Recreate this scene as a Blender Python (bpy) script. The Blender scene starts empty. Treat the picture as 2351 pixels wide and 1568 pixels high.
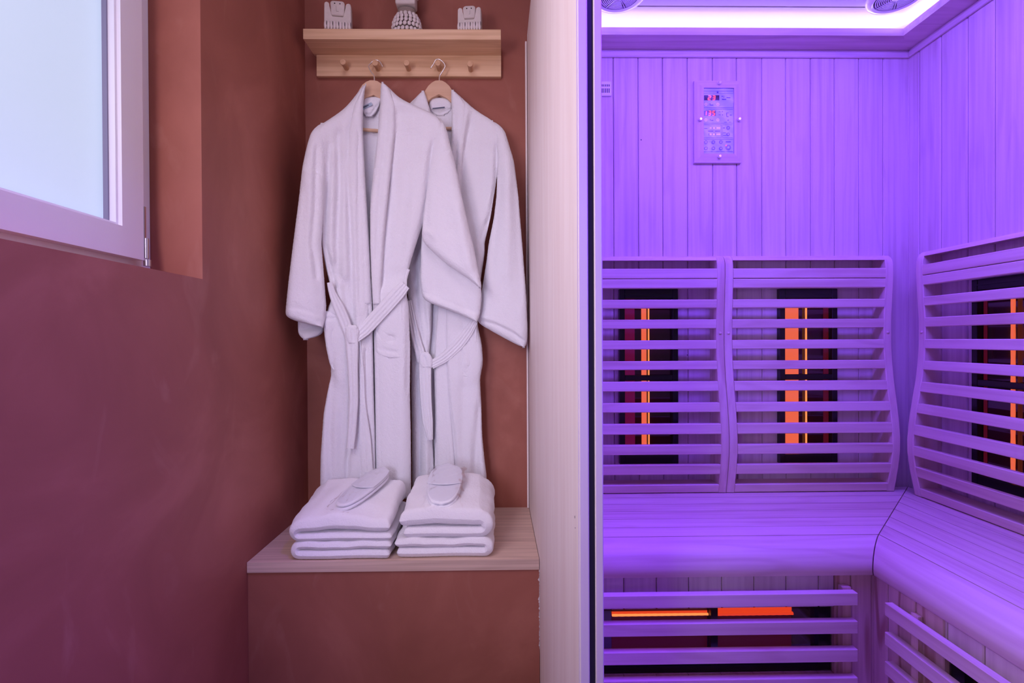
import bpy, bmesh, math, random
import numpy as np
from mathutils import Vector, Matrix
random.seed(7); np.random.seed(7)
SC = bpy.context.scene
COL = SC.collection

# ------------------------------------------------------------------ camera
W, H = 2351, 1568
F, YAW, PITCH, ROLL, CY = 1151.64, 0.0145, -0.0059, -0.0049, 787.15
EYE = 1.0                                   # lens height above the floor; modelling z is measured from it
def cam_axes():
    c, s = math.cos(YAW), math.sin(YAW)
    r = np.array([c, -s, 0]); fw = np.array([s, c, 0]); up = np.array([0, 0, 1.])
    cp, sp = math.cos(PITCH), math.sin(PITCH)
    fw2 = fw*cp+up*sp; up2 = up*cp-fw*sp
    cr, sr = math.cos(ROLL), math.sin(ROLL)
    return r*cr+up2*sr, up2*cr-r*sr, fw2
CR, CU, CF = cam_axes()
def hit(px, py, ax, val):
    """survey helper: the point of the plane ax=val seen at photo position (px,py)"""
    px = np.asarray(px, float); py = np.asarray(py, float)
    d = CR*((px-W/2)/F)[..., None]-CU*((py-CY)/F)[..., None]+CF
    k = (val/d[..., 'XYZ'.index(ax)])
    return d*np.asarray(k)[..., None]
def hp(px, py, ax, val):
    return tuple(float(t) for t in hit(px, py, ax, val))
cam = bpy.data.cameras.new('camera'); camo = bpy.data.objects.new('camera', cam); COL.objects.link(camo)
cam.sensor_fit = 'HORIZONTAL'; cam.sensor_width = 36.0; cam.lens = 36.0*F/W
cam.shift_y = (CY-H/2)/W; cam.clip_start = 0.01
m = Matrix.Identity(4)
for i in range(3):
    m[i][0] = CR[i]; m[i][1] = CU[i]; m[i][2] = -CF[i]
m[2][3] = EYE
camo.matrix_world = m
SC.camera = camo

# ------------------------------------------------------------------ world, lamps, exposure
SC.view_settings.view_transform = 'Standard'
SC.view_settings.look = 'None'
SC.view_settings.exposure = 0.0
SC.view_settings.gamma = 1.0
SC.view_settings.use_curve_mapping = False
wd = bpy.data.worlds.new('world'); SC.world = wd; wd.use_nodes = True
wd.node_tree.nodes['Background'].inputs[0].default_value = (0.75, 0.85, 1, 1)
wd.node_tree.nodes['Background'].inputs[1].default_value = 0.3
def area(name, loc, target, sx, sy, col, watts, spread=180):
    L = bpy.data.lights.new(name, 'AREA'); L.shape = 'RECTANGLE'; L.size = sx; L.size_y = sy
    L.color = col; L.energy = watts; L.spread = math.radians(spread)
    o = bpy.data.objects.new(name, L); COL.objects.link(o)
    o.location = Vector(loc)+Vector((0, 0, EYE))
    d = Vector(target)-Vector(loc)
    o.rotation_euler = d.to_track_quat('-Z', 'Y').to_euler()
    return o
PURPLE = (0.148, 0.056, 1.0)
area('sauna_violet_fill', (0.72, 0.90, 0.965), (0.74, 1.35, -0.2), 0.8, 0.24, PURPLE, 38)  # unseen light added to carry the strip's violet through the cabin
area('assumed_front_lamp', (0.55, 0.42, 1.40), (0.10, 0.72, 0.0), 0.5, 0.15, (0.15, 0.02, 1.0), 9.5, 72)  # unseen light, assumed and added to turn the front stiles violet; no fixture modelled
area('niche_top_fill', (-0.32, 0.72, 1.47), (-0.28, 1.5, -0.2), 0.55, 0.5, (0.88, 0.78, 1.0), 5.4)  # added overhead fill that brightens robes and niche, not a known fitting
area('niche_front_fill', (-0.60, -0.30, 0.05), (-0.15, 1.7, -0.20), 0.35, 0.7, (0.72, 0.70, 1.0), 2.4, 66)  # added narrow fill aimed at the niche, no window behind it
area('window_daylight', (-0.79, 0.42, 0.50), (0.3, 0.90, 0.0), 0.45, 0.9, (1.0, 0.84, 1.0), 12.5)  # area light added inside the window to boost the daylight from its pane
LED_STRENGTH = 19.0
PANE_STRENGTH = 0.62

# ------------------------------------------------------------------ materials
def newmat(name):
    m = bpy.data.materials.new(name); m.use_nodes = True
    nt = m.node_tree; b = nt.nodes['Principled BSDF']
    return m, nt, b
def plain(name, col, rough=0.5, metal=0, bump=0, bscale=200, coat=0, spec=0.5, mott=0, mscale=6):
    m, nt, b = newmat(name)
    b.inputs['Base Color'].default_value = (*col, 1); b.inputs['Roughness'].default_value = rough
    b.inputs['Metallic'].default_value = metal; b.inputs['Coat Weight'].default_value = coat
    b.inputs['Specular IOR Level'].default_value = spec
    tc = nt.nodes.new('ShaderNodeTexCoord')
    if bump:
        n = nt.nodes.new('ShaderNodeTexNoise'); n.inputs['Scale'].default_value = bscale
        n.inputs['Detail'].default_value = 3
        nt.links.new(tc.outputs['Object'], n.inputs['Vector'])
        bp = nt.nodes.new('ShaderNodeBump'); bp.inputs['Strength'].default_value = bump
        bp.inputs['Distance'].default_value = 0.002
        nt.links.new(n.outputs['Fac'], bp.inputs['Height']); nt.links.new(bp.outputs['Normal'], b.inputs['Normal'])
    if mott:
        n = nt.nodes.new('ShaderNodeTexNoise'); n.inputs['Scale'].default_value = mscale
        n.inputs['Detail'].default_value = 5; n.inputs['Roughness'].default_value = 0.6
        nt.links.new(tc.outputs['Object'], n.inputs['Vector'])
        r = nt.nodes.new('ShaderNodeValToRGB')
        r.color_ramp.elements[0].position = 0.3; r.color_ramp.elements[1].position = 0.7
        r.color_ramp.elements[0].color = (*[c*(1-mott) for c in col], 1)
        r.color_ramp.elements[1].color = (*[min(1, c*(1+mott)) for c in col], 1)
        nt.links.new(n.outputs['Fac'], r.inputs[0]); nt.links.new(r.outputs[0], b.inputs['Base Color'])
    return m
def emit(name, col, st):
    m, nt, b = newmat(name)
    b.inputs['Base Color'].default_value = (0.02, 0.02, 0.02, 1)
    b.inputs['Emission Color'].default_value = (*col, 1); b.inputs['Emission Strength'].default_value = st
    return m
def wood(name, light, dark, axis, fine=110, contrast=1.0, rough=0.55, ring=1.0, vary=0.12, knots=0.0):
    """long grained timber; axis = direction of the grain"""
    m, nt, b = newmat(name)
    L = nt.links; N = nt.nodes.new
    tc = N('ShaderNodeTexCoord'); oi = N('ShaderNodeObjectInfo')
    mu = N('ShaderNodeMath'); mu.operation = 'MULTIPLY'; mu.inputs[1].default_value = 41.0
    L.new(oi.outputs['Random'], mu.inputs[0])
    ad = N('ShaderNodeVectorMath'); ad.operation = 'ADD'
    L.new(tc.outputs['Object'], ad.inputs[0]); L.new(mu.outputs[0], ad.inputs[1])
    def mapped(along, across):
        mp = N('ShaderNodeMapping'); s = [across]*3; s['XYZ'.index(axis)] = along
        mp.inputs['Scale'].default_value = s; L.new(ad.outputs[0], mp.inputs['Vector']); return mp
    n1 = N('ShaderNodeTexNoise'); n1.inputs['Scale'].default_value = 1; n1.inputs['Detail'].default_value = 4
    L.new(mapped(2.2, fine).outputs[0], n1.inputs['Vector'])
    n2 = N('ShaderNodeTexNoise'); n2.inputs['Scale'].default_value = 1; n2.inputs['Detail'].default_value = 2
    L.new(mapped(1.1, 9).outputs[0], n2.inputs['Vector'])
    # cathedral rings: bands of the low noise
    m2 = N('ShaderNodeMath'); m2.operation = 'MULTIPLY'; m2.inputs[1].default_value = 34.0
    L.new(n2.outputs['Fac'], m2.inputs[0])
    sn = N('ShaderNodeMath'); sn.operation = 'SINE'; L.new(m2.outputs[0], sn.inputs[0])
    pw = N('ShaderNodeMapRange'); pw.inputs[1].default_value = 0.55; pw.inputs[2].default_value = 1.0
    pw.inputs[3].default_value = 0; pw.inputs[4].default_value = 0.42*ring
    L.new(sn.outputs[0], pw.inputs[0])
    r1 = N('ShaderNodeMapRange'); r1.inputs[1].default_value = 0.38; r1.inputs[2].default_value = 0.68
    r1.inputs[3].default_value = 0; r1.inputs[4].default_value = 0.55*contrast
    L.new(n1.outputs['Fac'], r1.inputs[0])
    s = N('ShaderNodeMath'); s.operation = 'ADD'; L.new(pw.outputs[0], s.inputs[0]); L.new(r1.outputs[0], s.inputs[1])
    rv = N('ShaderNodeMapRange'); rv.inputs[3].default_value = -vary; rv.inputs[4].default_value = vary
    L.new(oi.outputs['Random'], rv.inputs[0])
    s2 = N('ShaderNodeMath'); s2.operation = 'ADD'; s2.use_clamp = True
    L.new(s.outputs[0], s2.inputs[0]); L.new(rv.outputs[0], s2.inputs[1])
    cr = N('ShaderNodeMix'); cr.data_type = 'RGBA'
    cr.inputs[6].default_value = (*light, 1); cr.inputs[7].default_value = (*dark, 1)
    L.new(s2.outputs[0], cr.inputs[0])
    L.new(cr.outputs[2], b.inputs['Base Color'])
    b.inputs['Roughness'].default_value = rough; b.inputs['Specular IOR Level'].default_value = 0.3
    bp = N('ShaderNodeBump'); bp.inputs['Strength'].default_value = 0.12; bp.inputs['Distance'].default_value = 0.0008
    L.new(n1.outputs['Fac'], bp.inputs['Height']); L.new(bp.outputs['Normal'], b.inputs['Normal'])
    return m
LW, DW = (0.80, 0.66, 0.62), (0.50, 0.32, 0.34)
M = {}
for a in 'XYZ':
    M['hemlock'+a] = wood('hemlock wood grain '+a, LW, DW, a, vary=0.12, contrast=0.75, ring=0.35, fine=75)
    M['slat'+a] = wood('sanded slat wood '+a, (0.82, 0.65, 0.54), (0.50, 0.30, 0.23), a, fine=70, ring=0.4, contrast=0.6, vary=0.10)
M['pineZ'] = wood('pine wood with broad grain', (0.80, 0.60, 0.46), (0.46, 0.26, 0.17), 'Z', fine=60, ring=1.8)
M['post'] = wood('pale spruce post wood', (0.88, 0.77, 0.74), (0.74, 0.58, 0.54), 'Z', fine=26, ring=0.10, contrast=0.7, vary=0.03)
M['bamboo'] = wood('bamboo board', (0.86, 0.58, 0.36), (0.62, 0.36, 0.19), 'X', fine=90, ring=0.5, vary=0.03)
M['peg'] = wood('peg wood', (0.74, 0.46, 0.27), (0.52, 0.28, 0.14), 'Y', fine=90, ring=0.5, vary=0.05)
M['hanger'] = wood('hanger wood', (0.72, 0.46, 0.30), (0.62, 0.36, 0.22), 'X', fine=50, ring=0.3, vary=0.03)
M['laminate'] = wood('laminate bench board', (0.70, 0.50, 0.41), (0.48, 0.32, 0.26), 'X', fine=130, ring=0.5, vary=0, contrast=1.3)
def plaster():
    m, nt, b = newmat('terracotta trowelled plaster'); L = nt.links; N = nt.nodes.new
    tc = N('ShaderNodeTexCoord')
    n = N('ShaderNodeTexNoise'); n.inputs['Scale'].default_value = 2.6; n.inputs['Detail'].default_value = 6; n.inputs['Roughness'].default_value = 0.55
    n.inputs['Distortion'].default_value = 0.9
    L.new(tc.outputs['Object'], n.inputs['Vector'])
    r = N('ShaderNodeValToRGB'); e = r.color_ramp.elements
    e[0].position = 0.30; e[0].color = (0.300, 0.096, 0.066, 1)
    e[1].position = 0.74; e[1].color = (0.450, 0.165, 0.118, 1)
    x = e.new(0.52); x.color = (0.355, 0.118, 0.082, 1)
    L.new(n.outputs['Fac'], r.inputs[0])
    # trowel scuffs: pale smears
    n2 = N('ShaderNodeTexNoise'); n2.inputs['Scale'].default_value = 7; n2.inputs['Detail'].default_value = 8; n2.inputs['Distortion'].default_value = 1.6
    mp = N('ShaderNodeMapping'); mp.inputs['Rotation'].default_value = (0.3, 0.5, 0.2); mp.inputs['Scale'].default_value = (1, 1, 0.45)
    L.new(tc.outputs['Object'], mp.inputs['Vector']); L.new(mp.outputs[0], n2.inputs['Vector'])
    q = N('ShaderNodeMapRange'); q.inputs[1].default_value = 0.60; q.inputs[2].default_value = 0.78; q.inputs[4].default_value = 0.28
    L.new(n2.outputs['Fac'], q.inputs[0])
    mx = N('ShaderNodeMix'); mx.data_type = 'RGBA'; mx.inputs[7].default_value = (0.54, 0.26, 0.20, 1)
    L.new(q.outputs[0], mx.inputs[0]); L.new(r.outputs[0], mx.inputs[6]); L.new(mx.outputs[2], b.inputs['Base Color'])
    b.inputs['Roughness'].default_value = 0.6; b.inputs['Specular IOR Level'].default_value = 0.3
    n3 = N('ShaderNodeTexNoise'); n3.inputs['Scale'].default_value = 12; n3.inputs['Detail'].default_value = 7
    L.new(tc.outputs['Object'], n3.inputs['Vector'])
    bp = N('ShaderNodeBump'); bp.inputs['Strength'].default_value = 0.22; bp.inputs['Distance'].default_value = 0.006
    L.new(n3.outputs['Fac'], bp.inputs['Height']); L.new(bp.outputs['Normal'], b.inputs['Normal'])
    return m
M['plaster'] = plaster()
def terry(name, col, strength=0.9, scale=420):
    m, nt, b = newmat(name); L = nt.links; N = nt.nodes.new
    tc = N('ShaderNodeTexCoord')
    n = N('ShaderNodeTexNoise'); n.inputs['Scale'].default_value = scale; n.inputs['Detail'].default_value = 2
    L.new(tc.outputs['Object'], n.inputs['Vector'])
    n2 = N('ShaderNodeTexNoise'); n2.inputs['Scale'].default_value = scale*0.3; n2.inputs['Detail'].default_value = 3
    L.new(tc.outputs['Object'], n2.inputs['Vector'])
    ad = N('ShaderNodeMath'); ad.operation = 'ADD'; L.new(n.outputs['Fac'], ad.inputs[0]); L.new(n2.outputs['Fac'], ad.inputs[1])
    bp = N('ShaderNodeBump'); bp.inputs['Strength'].default_value = strength; bp.inputs['Distance'].default_value = 0.0016
    L.new(ad.outputs[0], bp.inputs['Height']); L.new(bp.outputs['Normal'], b.inputs['Normal'])
    b.inputs['Base Color'].default_value = (*col, 1); b.inputs['Roughness'].default_value = 0.95
    b.inputs['Specular IOR Level'].default_value = 0.1
    b.inputs['Sheen Weight'].default_value = 0.25; b.inputs['Sheen Roughness'].default_value = 0.5
    return m
M['terry'] = terry('white terry cotton', (0.86, 0.83, 0.87))
M['towel'] = terry('white towel pile', (0.87, 0.83, 0.87), 0.8, 330)
def ribbed():
    m = terry('white ribbed belt cotton', (0.86, 0.83, 0.87)); return m
M['belt'] = ribbed()
M['label_cloth'] = plain('grey woven label', (0.35, 0.42, 0.52), 0.7)
M['ink'] = plain('dark grey print', (0.10, 0.11, 0.16), 0.7)
M['chrome'] = plain('polished chrome', (0.92, 0.90, 0.88), 0.25, 0.6)
M['steel'] = plain('brushed steel', (0.55, 0.53, 0.55), 0.35, 1.0)
M['pvc'] = plain('white window plastic', (0.80, 0.77, 0.84), 0.35, coat=0.2)
M['pvc_seal'] = plain('grey window seal', (0.22, 0.20, 0.30), 0.6)
M['black_metal'] = plain('black powder coated metal', (0.012, 0.011, 0.014), 0.28, bump=0.05)
M['black_glass'] = plain('dark ceramic plate', (0.035, 0.004, 0.008), 0.10, coat=0.5)
M['rubber'] = plain('dark rubber gasket', (0.018, 0.014, 0.03), 0.5)
M['stone'] = plain('off white carved stone', (0.70, 0.62, 0.57), 0.8, bump=0.3, bscale=120, mott=0.06, mscale=40)
M['shell'] = plain('cowrie shell', (0.78, 0.69, 0.66), 0.35)
M['twine'] = plain('grey jute twine', (0.36, 0.28, 0.24), 0.9, bump=1.0, bscale=600)
M['dot'] = plain('dark carved hole', (0.05, 0.03, 0.03), 0.8)
M['groove_line'] = plain('carved line in shade', (0.38, 0.31, 0.29), 0.8)
M['painted'] = plain('white painted ceiling', (0.72, 0.66, 0.66), 0.7)
M['floor_tile'] = plain('warm grey floor', (0.30, 0.24, 0.22), 0.5, mott=0.1)
M['dark_gap'] = plain('dark joint', (0.06, 0.035, 0.03), 0.8)
M['white_plastic'] = plain('white plastic', (0.90, 0.88, 0.90), 0.3, coat=0.3)
M['panel_face'] = plain('silver control foil', (0.52, 0.62, 0.80), 0.45, coat=0.05)
M['panel_line'] = plain('navy printed line', (0.10, 0.07, 0.20), 0.5)
M['button'] = plain('blue round button', (0.20, 0.18, 0.42), 0.4)
M['screen'] = plain('dark display window', (0.03, 0.008, 0.03), 0.2)
M['ceil_board'] = plain('pale lacquered ceiling board', (0.74, 0.66, 0.62), 0.4, coat=0.2)
M['soffit'] = wood('soffit board wood', (0.74, 0.58, 0.56), (0.54, 0.38, 0.36), 'X', fine=50, ring=0.8, vary=0.04)
M['caulk'] = plain('torn white caulk', (0.75, 0.68, 0.68), 0.8)
M['sole'] = plain('white padded slipper cloth', (0.74, 0.72, 0.80), 0.8, bump=0.3, bscale=500)
M['hem'] = plain('white slipper binding', (0.84, 0.82, 0.88), 0.6)
M['led'] = emit('violet light strip', (0.42, 0.36, 1.0), LED_STRENGTH)
M['digit'] = emit('red lit digits', (1.0, 0.07, 0.02), 1.5)
M['tube_hot'] = emit('glowing orange tube', (1.0, 0.27, 0.07), 1.15)
M['tube_glow'] = emit('red tube glow', (1.0, 0.06, 0.015), 0.75)  # red tube, and the glow around tubes put in as emission
M['tube_glow2'] = emit('dim orange tube glow', (1.0, 0.15, 0.06), 0.82)  # one tube, and tube reflections put in as emission
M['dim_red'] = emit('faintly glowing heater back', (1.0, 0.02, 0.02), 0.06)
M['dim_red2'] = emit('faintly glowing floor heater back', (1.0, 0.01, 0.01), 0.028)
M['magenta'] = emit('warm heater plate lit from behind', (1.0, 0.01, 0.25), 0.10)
def pane_mat():
    m, nt, b = newmat('frosted daylight pane')
    b.inputs['Base Color'].default_value = (0.45, 0.50, 0.50, 1); b.inputs['Roughness'].default_value = 0.35
    b.inputs['Emission Color'].default_value = (0.56, 0.72, 1.0, 1); b.inputs['Emission Strength'].default_value = PANE_STRENGTH
    return m
M['pane'] = pane_mat()
def plastic_film():
    m, nt, b = newmat('clear plastic film'); L = nt.links; N = nt.nodes.new
    out = nt.nodes['Material Output']
    tr = N('ShaderNodeBsdfTransparent'); gl = N('ShaderNodeBsdfGlossy'); gl.inputs['Roughness'].default_value = 0.22
    gl.inputs['Color'].default_value = (1, 1, 1, 1)
    tc = N('ShaderNodeTexCoord'); n = N('ShaderNodeTexNoise'); n.inputs['Scale'].default_value = 60; n.inputs['Detail'].default_value = 3
    L.new(tc.outputs['Object'], n.inputs['Vector'])
    bp = N('ShaderNodeBump'); bp.inputs['Strength'].default_value = 0.35; bp.inputs['Distance'].default_value = 0.003
    L.new(n.outputs['Fac'], bp.inputs['Height']); L.new(bp.outputs['Normal'], gl.inputs['Normal'])
    fr = N('ShaderNodeLayerWeight'); fr.inputs['Blend'].default_value = 0.10
    mx = N('ShaderNodeMixShader'); sc_ = N('ShaderNodeMapRange'); sc_.inputs[3].default_value = 0.03; sc_.inputs[4].default_value = 0.35; L.new(fr.outputs['Fresnel'], sc_.inputs[0]); L.new(sc_.outputs[0], mx.inputs[0]); L.new(tr.outputs[0], mx.inputs[1]); L.new(gl.outputs[0], mx.inputs[2])
    L.new(mx.outputs[0], out.inputs['Surface'])
    return m
M['film'] = plastic_film()
M['film2'] = M['film']

# ------------------------------------------------------------------ object helpers
ORG = {}
def thing(name, label, cat, loc=(0, 0, 0), group=None, kind=None):
    o = bpy.data.objects.new(name, None); COL.objects.link(o)
    o.empty_display_size = 0.05
    o.location = (loc[0], loc[1], loc[2]+EYE); ORG[o.name] = Vector(loc)
    if label: o['label'] = label
    if cat: o['category'] = cat
    if group: o['group'] = group
    if kind: o['kind'] = kind
    return o
def tag(o, label, cat, group=None):
    o['label'] = label; o['category'] = cat
    if group: o['group'] = group
    return o
class MB:
    """collects geometry in survey coordinates and links it as one mesh object"""
    def __init__(s): s.bm = bmesh.new()
    def box(s, x0, x1, y0, y1, z0, z1, bev=0.0, seg=1):
        x0, x1 = min(x0, x1), max(x0, x1); y0, y1 = min(y0, y1), max(y0, y1); z0, z1 = min(z0, z1), max(z0, z1)
        vs = [s.bm.verts.new((x, y, z)) for x in (x0, x1) for y in (y0, y1) for z in (z0, z1)]
        fs = [(0, 1, 3, 2), (4, 6, 7, 5), (0, 4, 5, 1), (2, 3, 7, 6), (0, 2, 6, 4), (1, 5, 7, 3)]
        f = [s.bm.faces.new([vs[i] for i in q]) for q in fs]
        if bev > 0:
            es = list({e for q in f for e in q.edges})
            bmesh.ops.bevel(s.bm, geom=es, offset=bev, segments=seg, affect='EDGES', profile=0.5)
        return s
    def prism(s, pts, axis, a0, a1, a0f=None, a1f=None):
        """polygon pts in the two other axes (in xyz order), extruded along axis"""
        k = 'XYZ'.index(axis)
        def mk(p, a):
            v = list(p); v.insert(k, a); return s.bm.verts.new(v)
        A = [mk(p, a0f(p) if a0f else a0) for p in pts]; B = [mk(p, a1f(p) if a1f else a1) for p in pts]
        n = len(pts)
        fs = [s.bm.faces.new(A), s.bm.faces.new(list(reversed(B)))]
        for i in range(n):
            fs.append(s.bm.faces.new((A[i], B[i], B[(i+1) % n], A[(i+1) % n])))
        bmesh.ops.recalc_face_normals(s.bm, faces=fs)
        return s
    def loft(s, rings, cap=True, closed=False):
        R = [[s.bm.verts.new(tuple(p)) for p in r] for r in rings]
        n = len(R[0]); fs = []
        m = len(R)
        for i in range(m if closed else m-1):
            a, b = R[i], R[(i+1) % m]
            for j in range(n):
                fs.append(s.bm.faces.new((a[j], a[(j+1) % n], b[(j+1) % n], b[j])))
        if cap and not closed:
            fs.append(s.bm.faces.new(list(reversed(R[0])))); fs.append(s.bm.faces.new(R[-1]))
        bmesh.ops.recalc_face_normals(s.bm, faces=fs)
        return s
    def tube(s, path, r, n=10, cap=True):
        P = [Vector(p) for p in path]; rings = []
        up = None
        for i, p in enumerate(P):
            t = (P[min(i+1, len(P)-1)]-P[max(i-1, 0)]).normalized()
            if up is None:
                up = Vector((0, 0, 1)) if abs(t.z) < 0.9 else Vector((0, 1, 0))
            a = t.cross(up).normalized(); up = a.cross(t).normalized()
            rr = r[i] if isinstance(r, (list, tuple)) else r
            rings.append([p+(a*math.cos(q)+up*math.sin(q))*rr for q in [2*math.pi*k/n for k in range(n)]])
        return s.loft(rings, cap)
    def ell(s, c, rx, ry, rz, nu=12, nv=8, rot=None):
        R = []
        for i in range(1, nv):
            a = math.pi*i/nv
            ring = []
            for j in range(nu):
                b = 2*math.pi*j/nu
                v = Vector((rx*math.sin(a)*math.cos(b), ry*math.sin(a)*math.sin(b), rz*math.cos(a)))
                if rot: v = rot @ v
                ring.append(Vector(c)+v)
            R.append(ring)
        return s.loft(R)
    def grid(s, P, thick=None):
        """P: array (nv,nu,3) open sheet"""
        nv, nu = P.shape[:2]
        V = [[s.bm.verts.new(tuple(P[i, j])) for j in range(nu)] for i in range(nv)]
        for i in range(nv-1):
            for j in range(nu-1):
                s.bm.faces.new((V[i][j], V[i][j+1], V[i+1][j+1], V[i+1][j]))
        return s
    def build(s, name, mat, parent=None, smooth=None, kind=None, label=None):
        me = bpy.data.meshes.new(name)
        org = ORG[parent.name] if parent is not None else Vector((0, 0, 0))
        off = -org if parent is not None else Vector((0, 0, EYE))
        if parent is None:
            # top level mesh: origin at the centre of its base
            xs = [v.co for v in s.bm.verts]
            lo = Vector([min(v[i] for v in xs) for i in range(3)]); hi = Vector([max(v[i] for v in xs) for i in range(3)])
            org = Vector(((lo.x+hi.x)/2, (lo.y+hi.y)/2, lo.z)); off = -org
        bmesh.ops.translate(s.bm, verts=s.bm.verts, vec=off)
        s.bm.to_mesh(me); s.bm.free()
        me.materials.append(mat)
        o = bpy.data.objects.new(name, me); COL.objects.link(o)
        if parent is not None: o.parent = parent; ORG[o.name] = Vector(ORG[parent.name])
        else:
            o.location = org+Vector((0, 0, EYE)); ORG[o.name] = org
        if smooth is not None:
            me.polygons.foreach_set('use_smooth', [True]*len(me.polygons))
            me.set_sharp_from_angle(angle=math.radians(smooth))
        if kind: o['kind'] = kind
        if label: o['label'] = label
        return o
def bx(name, mat, parent, x0, x1, y0, y1, z0, z1, bev=0.0, seg=1, **k):
    return MB().box(x0, x1, y0, y1, z0, z1, bev, seg).build(name, mat, parent, **k)

# ------------------------------------------------------------------ room shell
XW, YW = 1.3195, 1.62          # sauna inside corner
YN = 1.80                      # back wall of the niche
XL = -0.705                    # left wall face
bx('floor', M['floor_tile'], None, -0.9, 1.9, -1.6, 1.95, -1.05, -1.0, kind='structure')
bx('ceiling', M['painted'], None, -0.9, 1.9, -1.6, 1.95, 1.50, 1.55, kind='structure')
bx('wall_back', M['plaster'], None, XL, 1.9, YN, YN+0.1, -1.0, 1.5, kind='structure')
bx('wall_right', M['painted'], None, 1.8, 1.9, -1.5, YN, -1.0, 1.5, kind='structure')
bx('wall_front', M['painted'], None, -0.9, 1.9, -1.6, -1.5, -1.0, 1.5, kind='structure')
OY0, OY1, OZ0, OZ1 = 0.15, 1.183, 0.1455, 1.10     # window opening
w = MB()
XB = -0.90
w.box(XB, XL, -1.5, YN+0.1, -1.0, OZ0); w.box(XB, XL, -1.5, YN+0.1, OZ1, 1.5)
w.box(XB, XL, OY1, YN+0.1, OZ0, OZ1, 0); w.box(XB, XL, -1.5, OY0, OZ0, OZ1)
w.build('wall_left', M['plaster'], None, kind='structure')
# window
wn = thing('window_1', None, None, (-0.83, 0.7, OZ0), kind='structure')
def ring_x(x0, x1, y0, y1, z0, z1, t, bev=0.0):
    b = MB()
    # mitred frame in the YZ plane
    o = [(y0, z0), (y1, z0), (y1, z1), (y0, z1)]; i = [(y0+t, z0+t), (y1-t, z0+t), (y1-t, z1-t), (y0+t, z1-t)]
    for k in range(4):
        q = [o[k], o[(k+1) % 4], i[(k+1) % 4], i[k]]
        b.prism(q, 'X', x0, x1)
    return b
ring_x(-0.885, -0.825, OY0+0.001, OY1-0.001, OZ0+0.001, OZ1-0.001, 0.055).build('frame', M['pvc'], wn)
SY1, SZ0 = 1.127, 0.1805
ring_x(-0.86, -0.800, OY0+0.035, SY1, SZ0, OZ1-0.035, 0.0625).build('sash', M['pvc'], wn)
ring_x(-0.845, -0.8085, OY0+0.096, SY1-0.0615, SZ0+0.0615, OZ1-0.096, 0.007).build('glazing_bead', M['pvc'], wn)
ring_x(-0.85, -0.822, OY0+0.102, SY1-0.0675, SZ0+0.0675, OZ1-0.102, 0.0045).build('seal', M['pvc_seal'], wn)
bx('pane', M['pane'], wn, -0.838, -0.832, OY0+0.105, SY1-0.071, SZ0+0.071, OZ1-0.105)
h = MB(); h.tube([(-0.799, SY1+0.006, SZ0+0.005), (-0.799, SY1+0.006, SZ0+0.05)], 0.005)
h.tube([(-0.797, SY1+0.006, SZ0-0.012), (-0.797, SY1+0.006, SZ0+0.002)], 0.0075)
h.box(-0.815, -0.799, SY1+0.001, SY1+0.006, SZ0+0.03, SZ0+0.12)
h.build('hinge', M['steel'], wn, smooth=40)
# outside face behind the frosted pane
bx('wall_left_outer', M['painted'], None, -0.93, -0.901, -1.5, YN, -1.0, 1.5, kind='structure')

# ------------------------------------------------------------------ niche bench
ZB = -0.602
nb = thing('niche_bench', 'terracotta plastered built-in bench with a grey-brown wood-look board, under the bathrobes', 'bench', (-0.3, 1.58, -1.0))
def sx(y): return 0.0850+(1.80-y)*0.0186      # left face of the sauna side wall (slightly skewed)
MB().prism([(XL+0.0005, 1.376), (sx(1.376)-0.001, 1.376), (sx(1.799)-0.001, 1.799), (XL+0.0005, 1.799)], 'Z', -0.9995, ZB-0.0285).build('bench_base', M['plaster'], nb)
b = MB(); b.prism([(XL+0.001, 1.371), (sx(1.371)-0.0015, 1.371), (sx(1.799)-0.0015, 1.799), (XL+0.001, 1.799)], 'Z', ZB-0.0283, ZB)
b.build('bench_board', M['laminate'], nb)
# torn caulk at the right end of the bench
c = MB()
for k in range(26):
    z = ZB-0.031-k*0.0085-random.random()*0.003
    wd_ = random.choice([0.0012, 0.002, 0.003, 0.0045 if k < 10 else 0.002])
    xr = sx(1.373)-0.0005
    c.prism([(xr-wd_, z-random.random()*0.004), (xr, z-0.006), (xr, z+0.006), (xr-wd_*random.random(), z+0.003)], 'Y', 1.3725, 1.3755)
c.build('torn_caulk', M['caulk'], nb, kind='stuff')

# ------------------------------------------------------------------ sauna cabin shell
sc = thing('sauna_cabin', 'pale timber infrared sauna cabin glowing violet inside, right of the robe niche', 'sauna', (0.72, 1.2, -1.0))
ZT = 1.088
YF = 0.72
# side wall boards seen beside the niche: three lengths of timber
def side(y0, y1, z1, name, mat, dx=0):
    MB().prism([(sx(y0)+dx, y0), (0.1205 if y0 < 0.8 else 0.14, y0), (0.14 if y1 > 1 else 0.1205, y1), (sx(y1)+dx, y1)], 'Z', -0.95, z1).build(name, mat, sc)
side(1.045, 1.795, ZT, 'side_board', M['post'])
side(YF+0.001, 1.0435, ZT, 'corner_post', M['post'])
bx('back_strip', M['post'], sc, 0.0775, 0.0835, 1.785, 1.799, -0.60, 1.06, 0.001)
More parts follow.
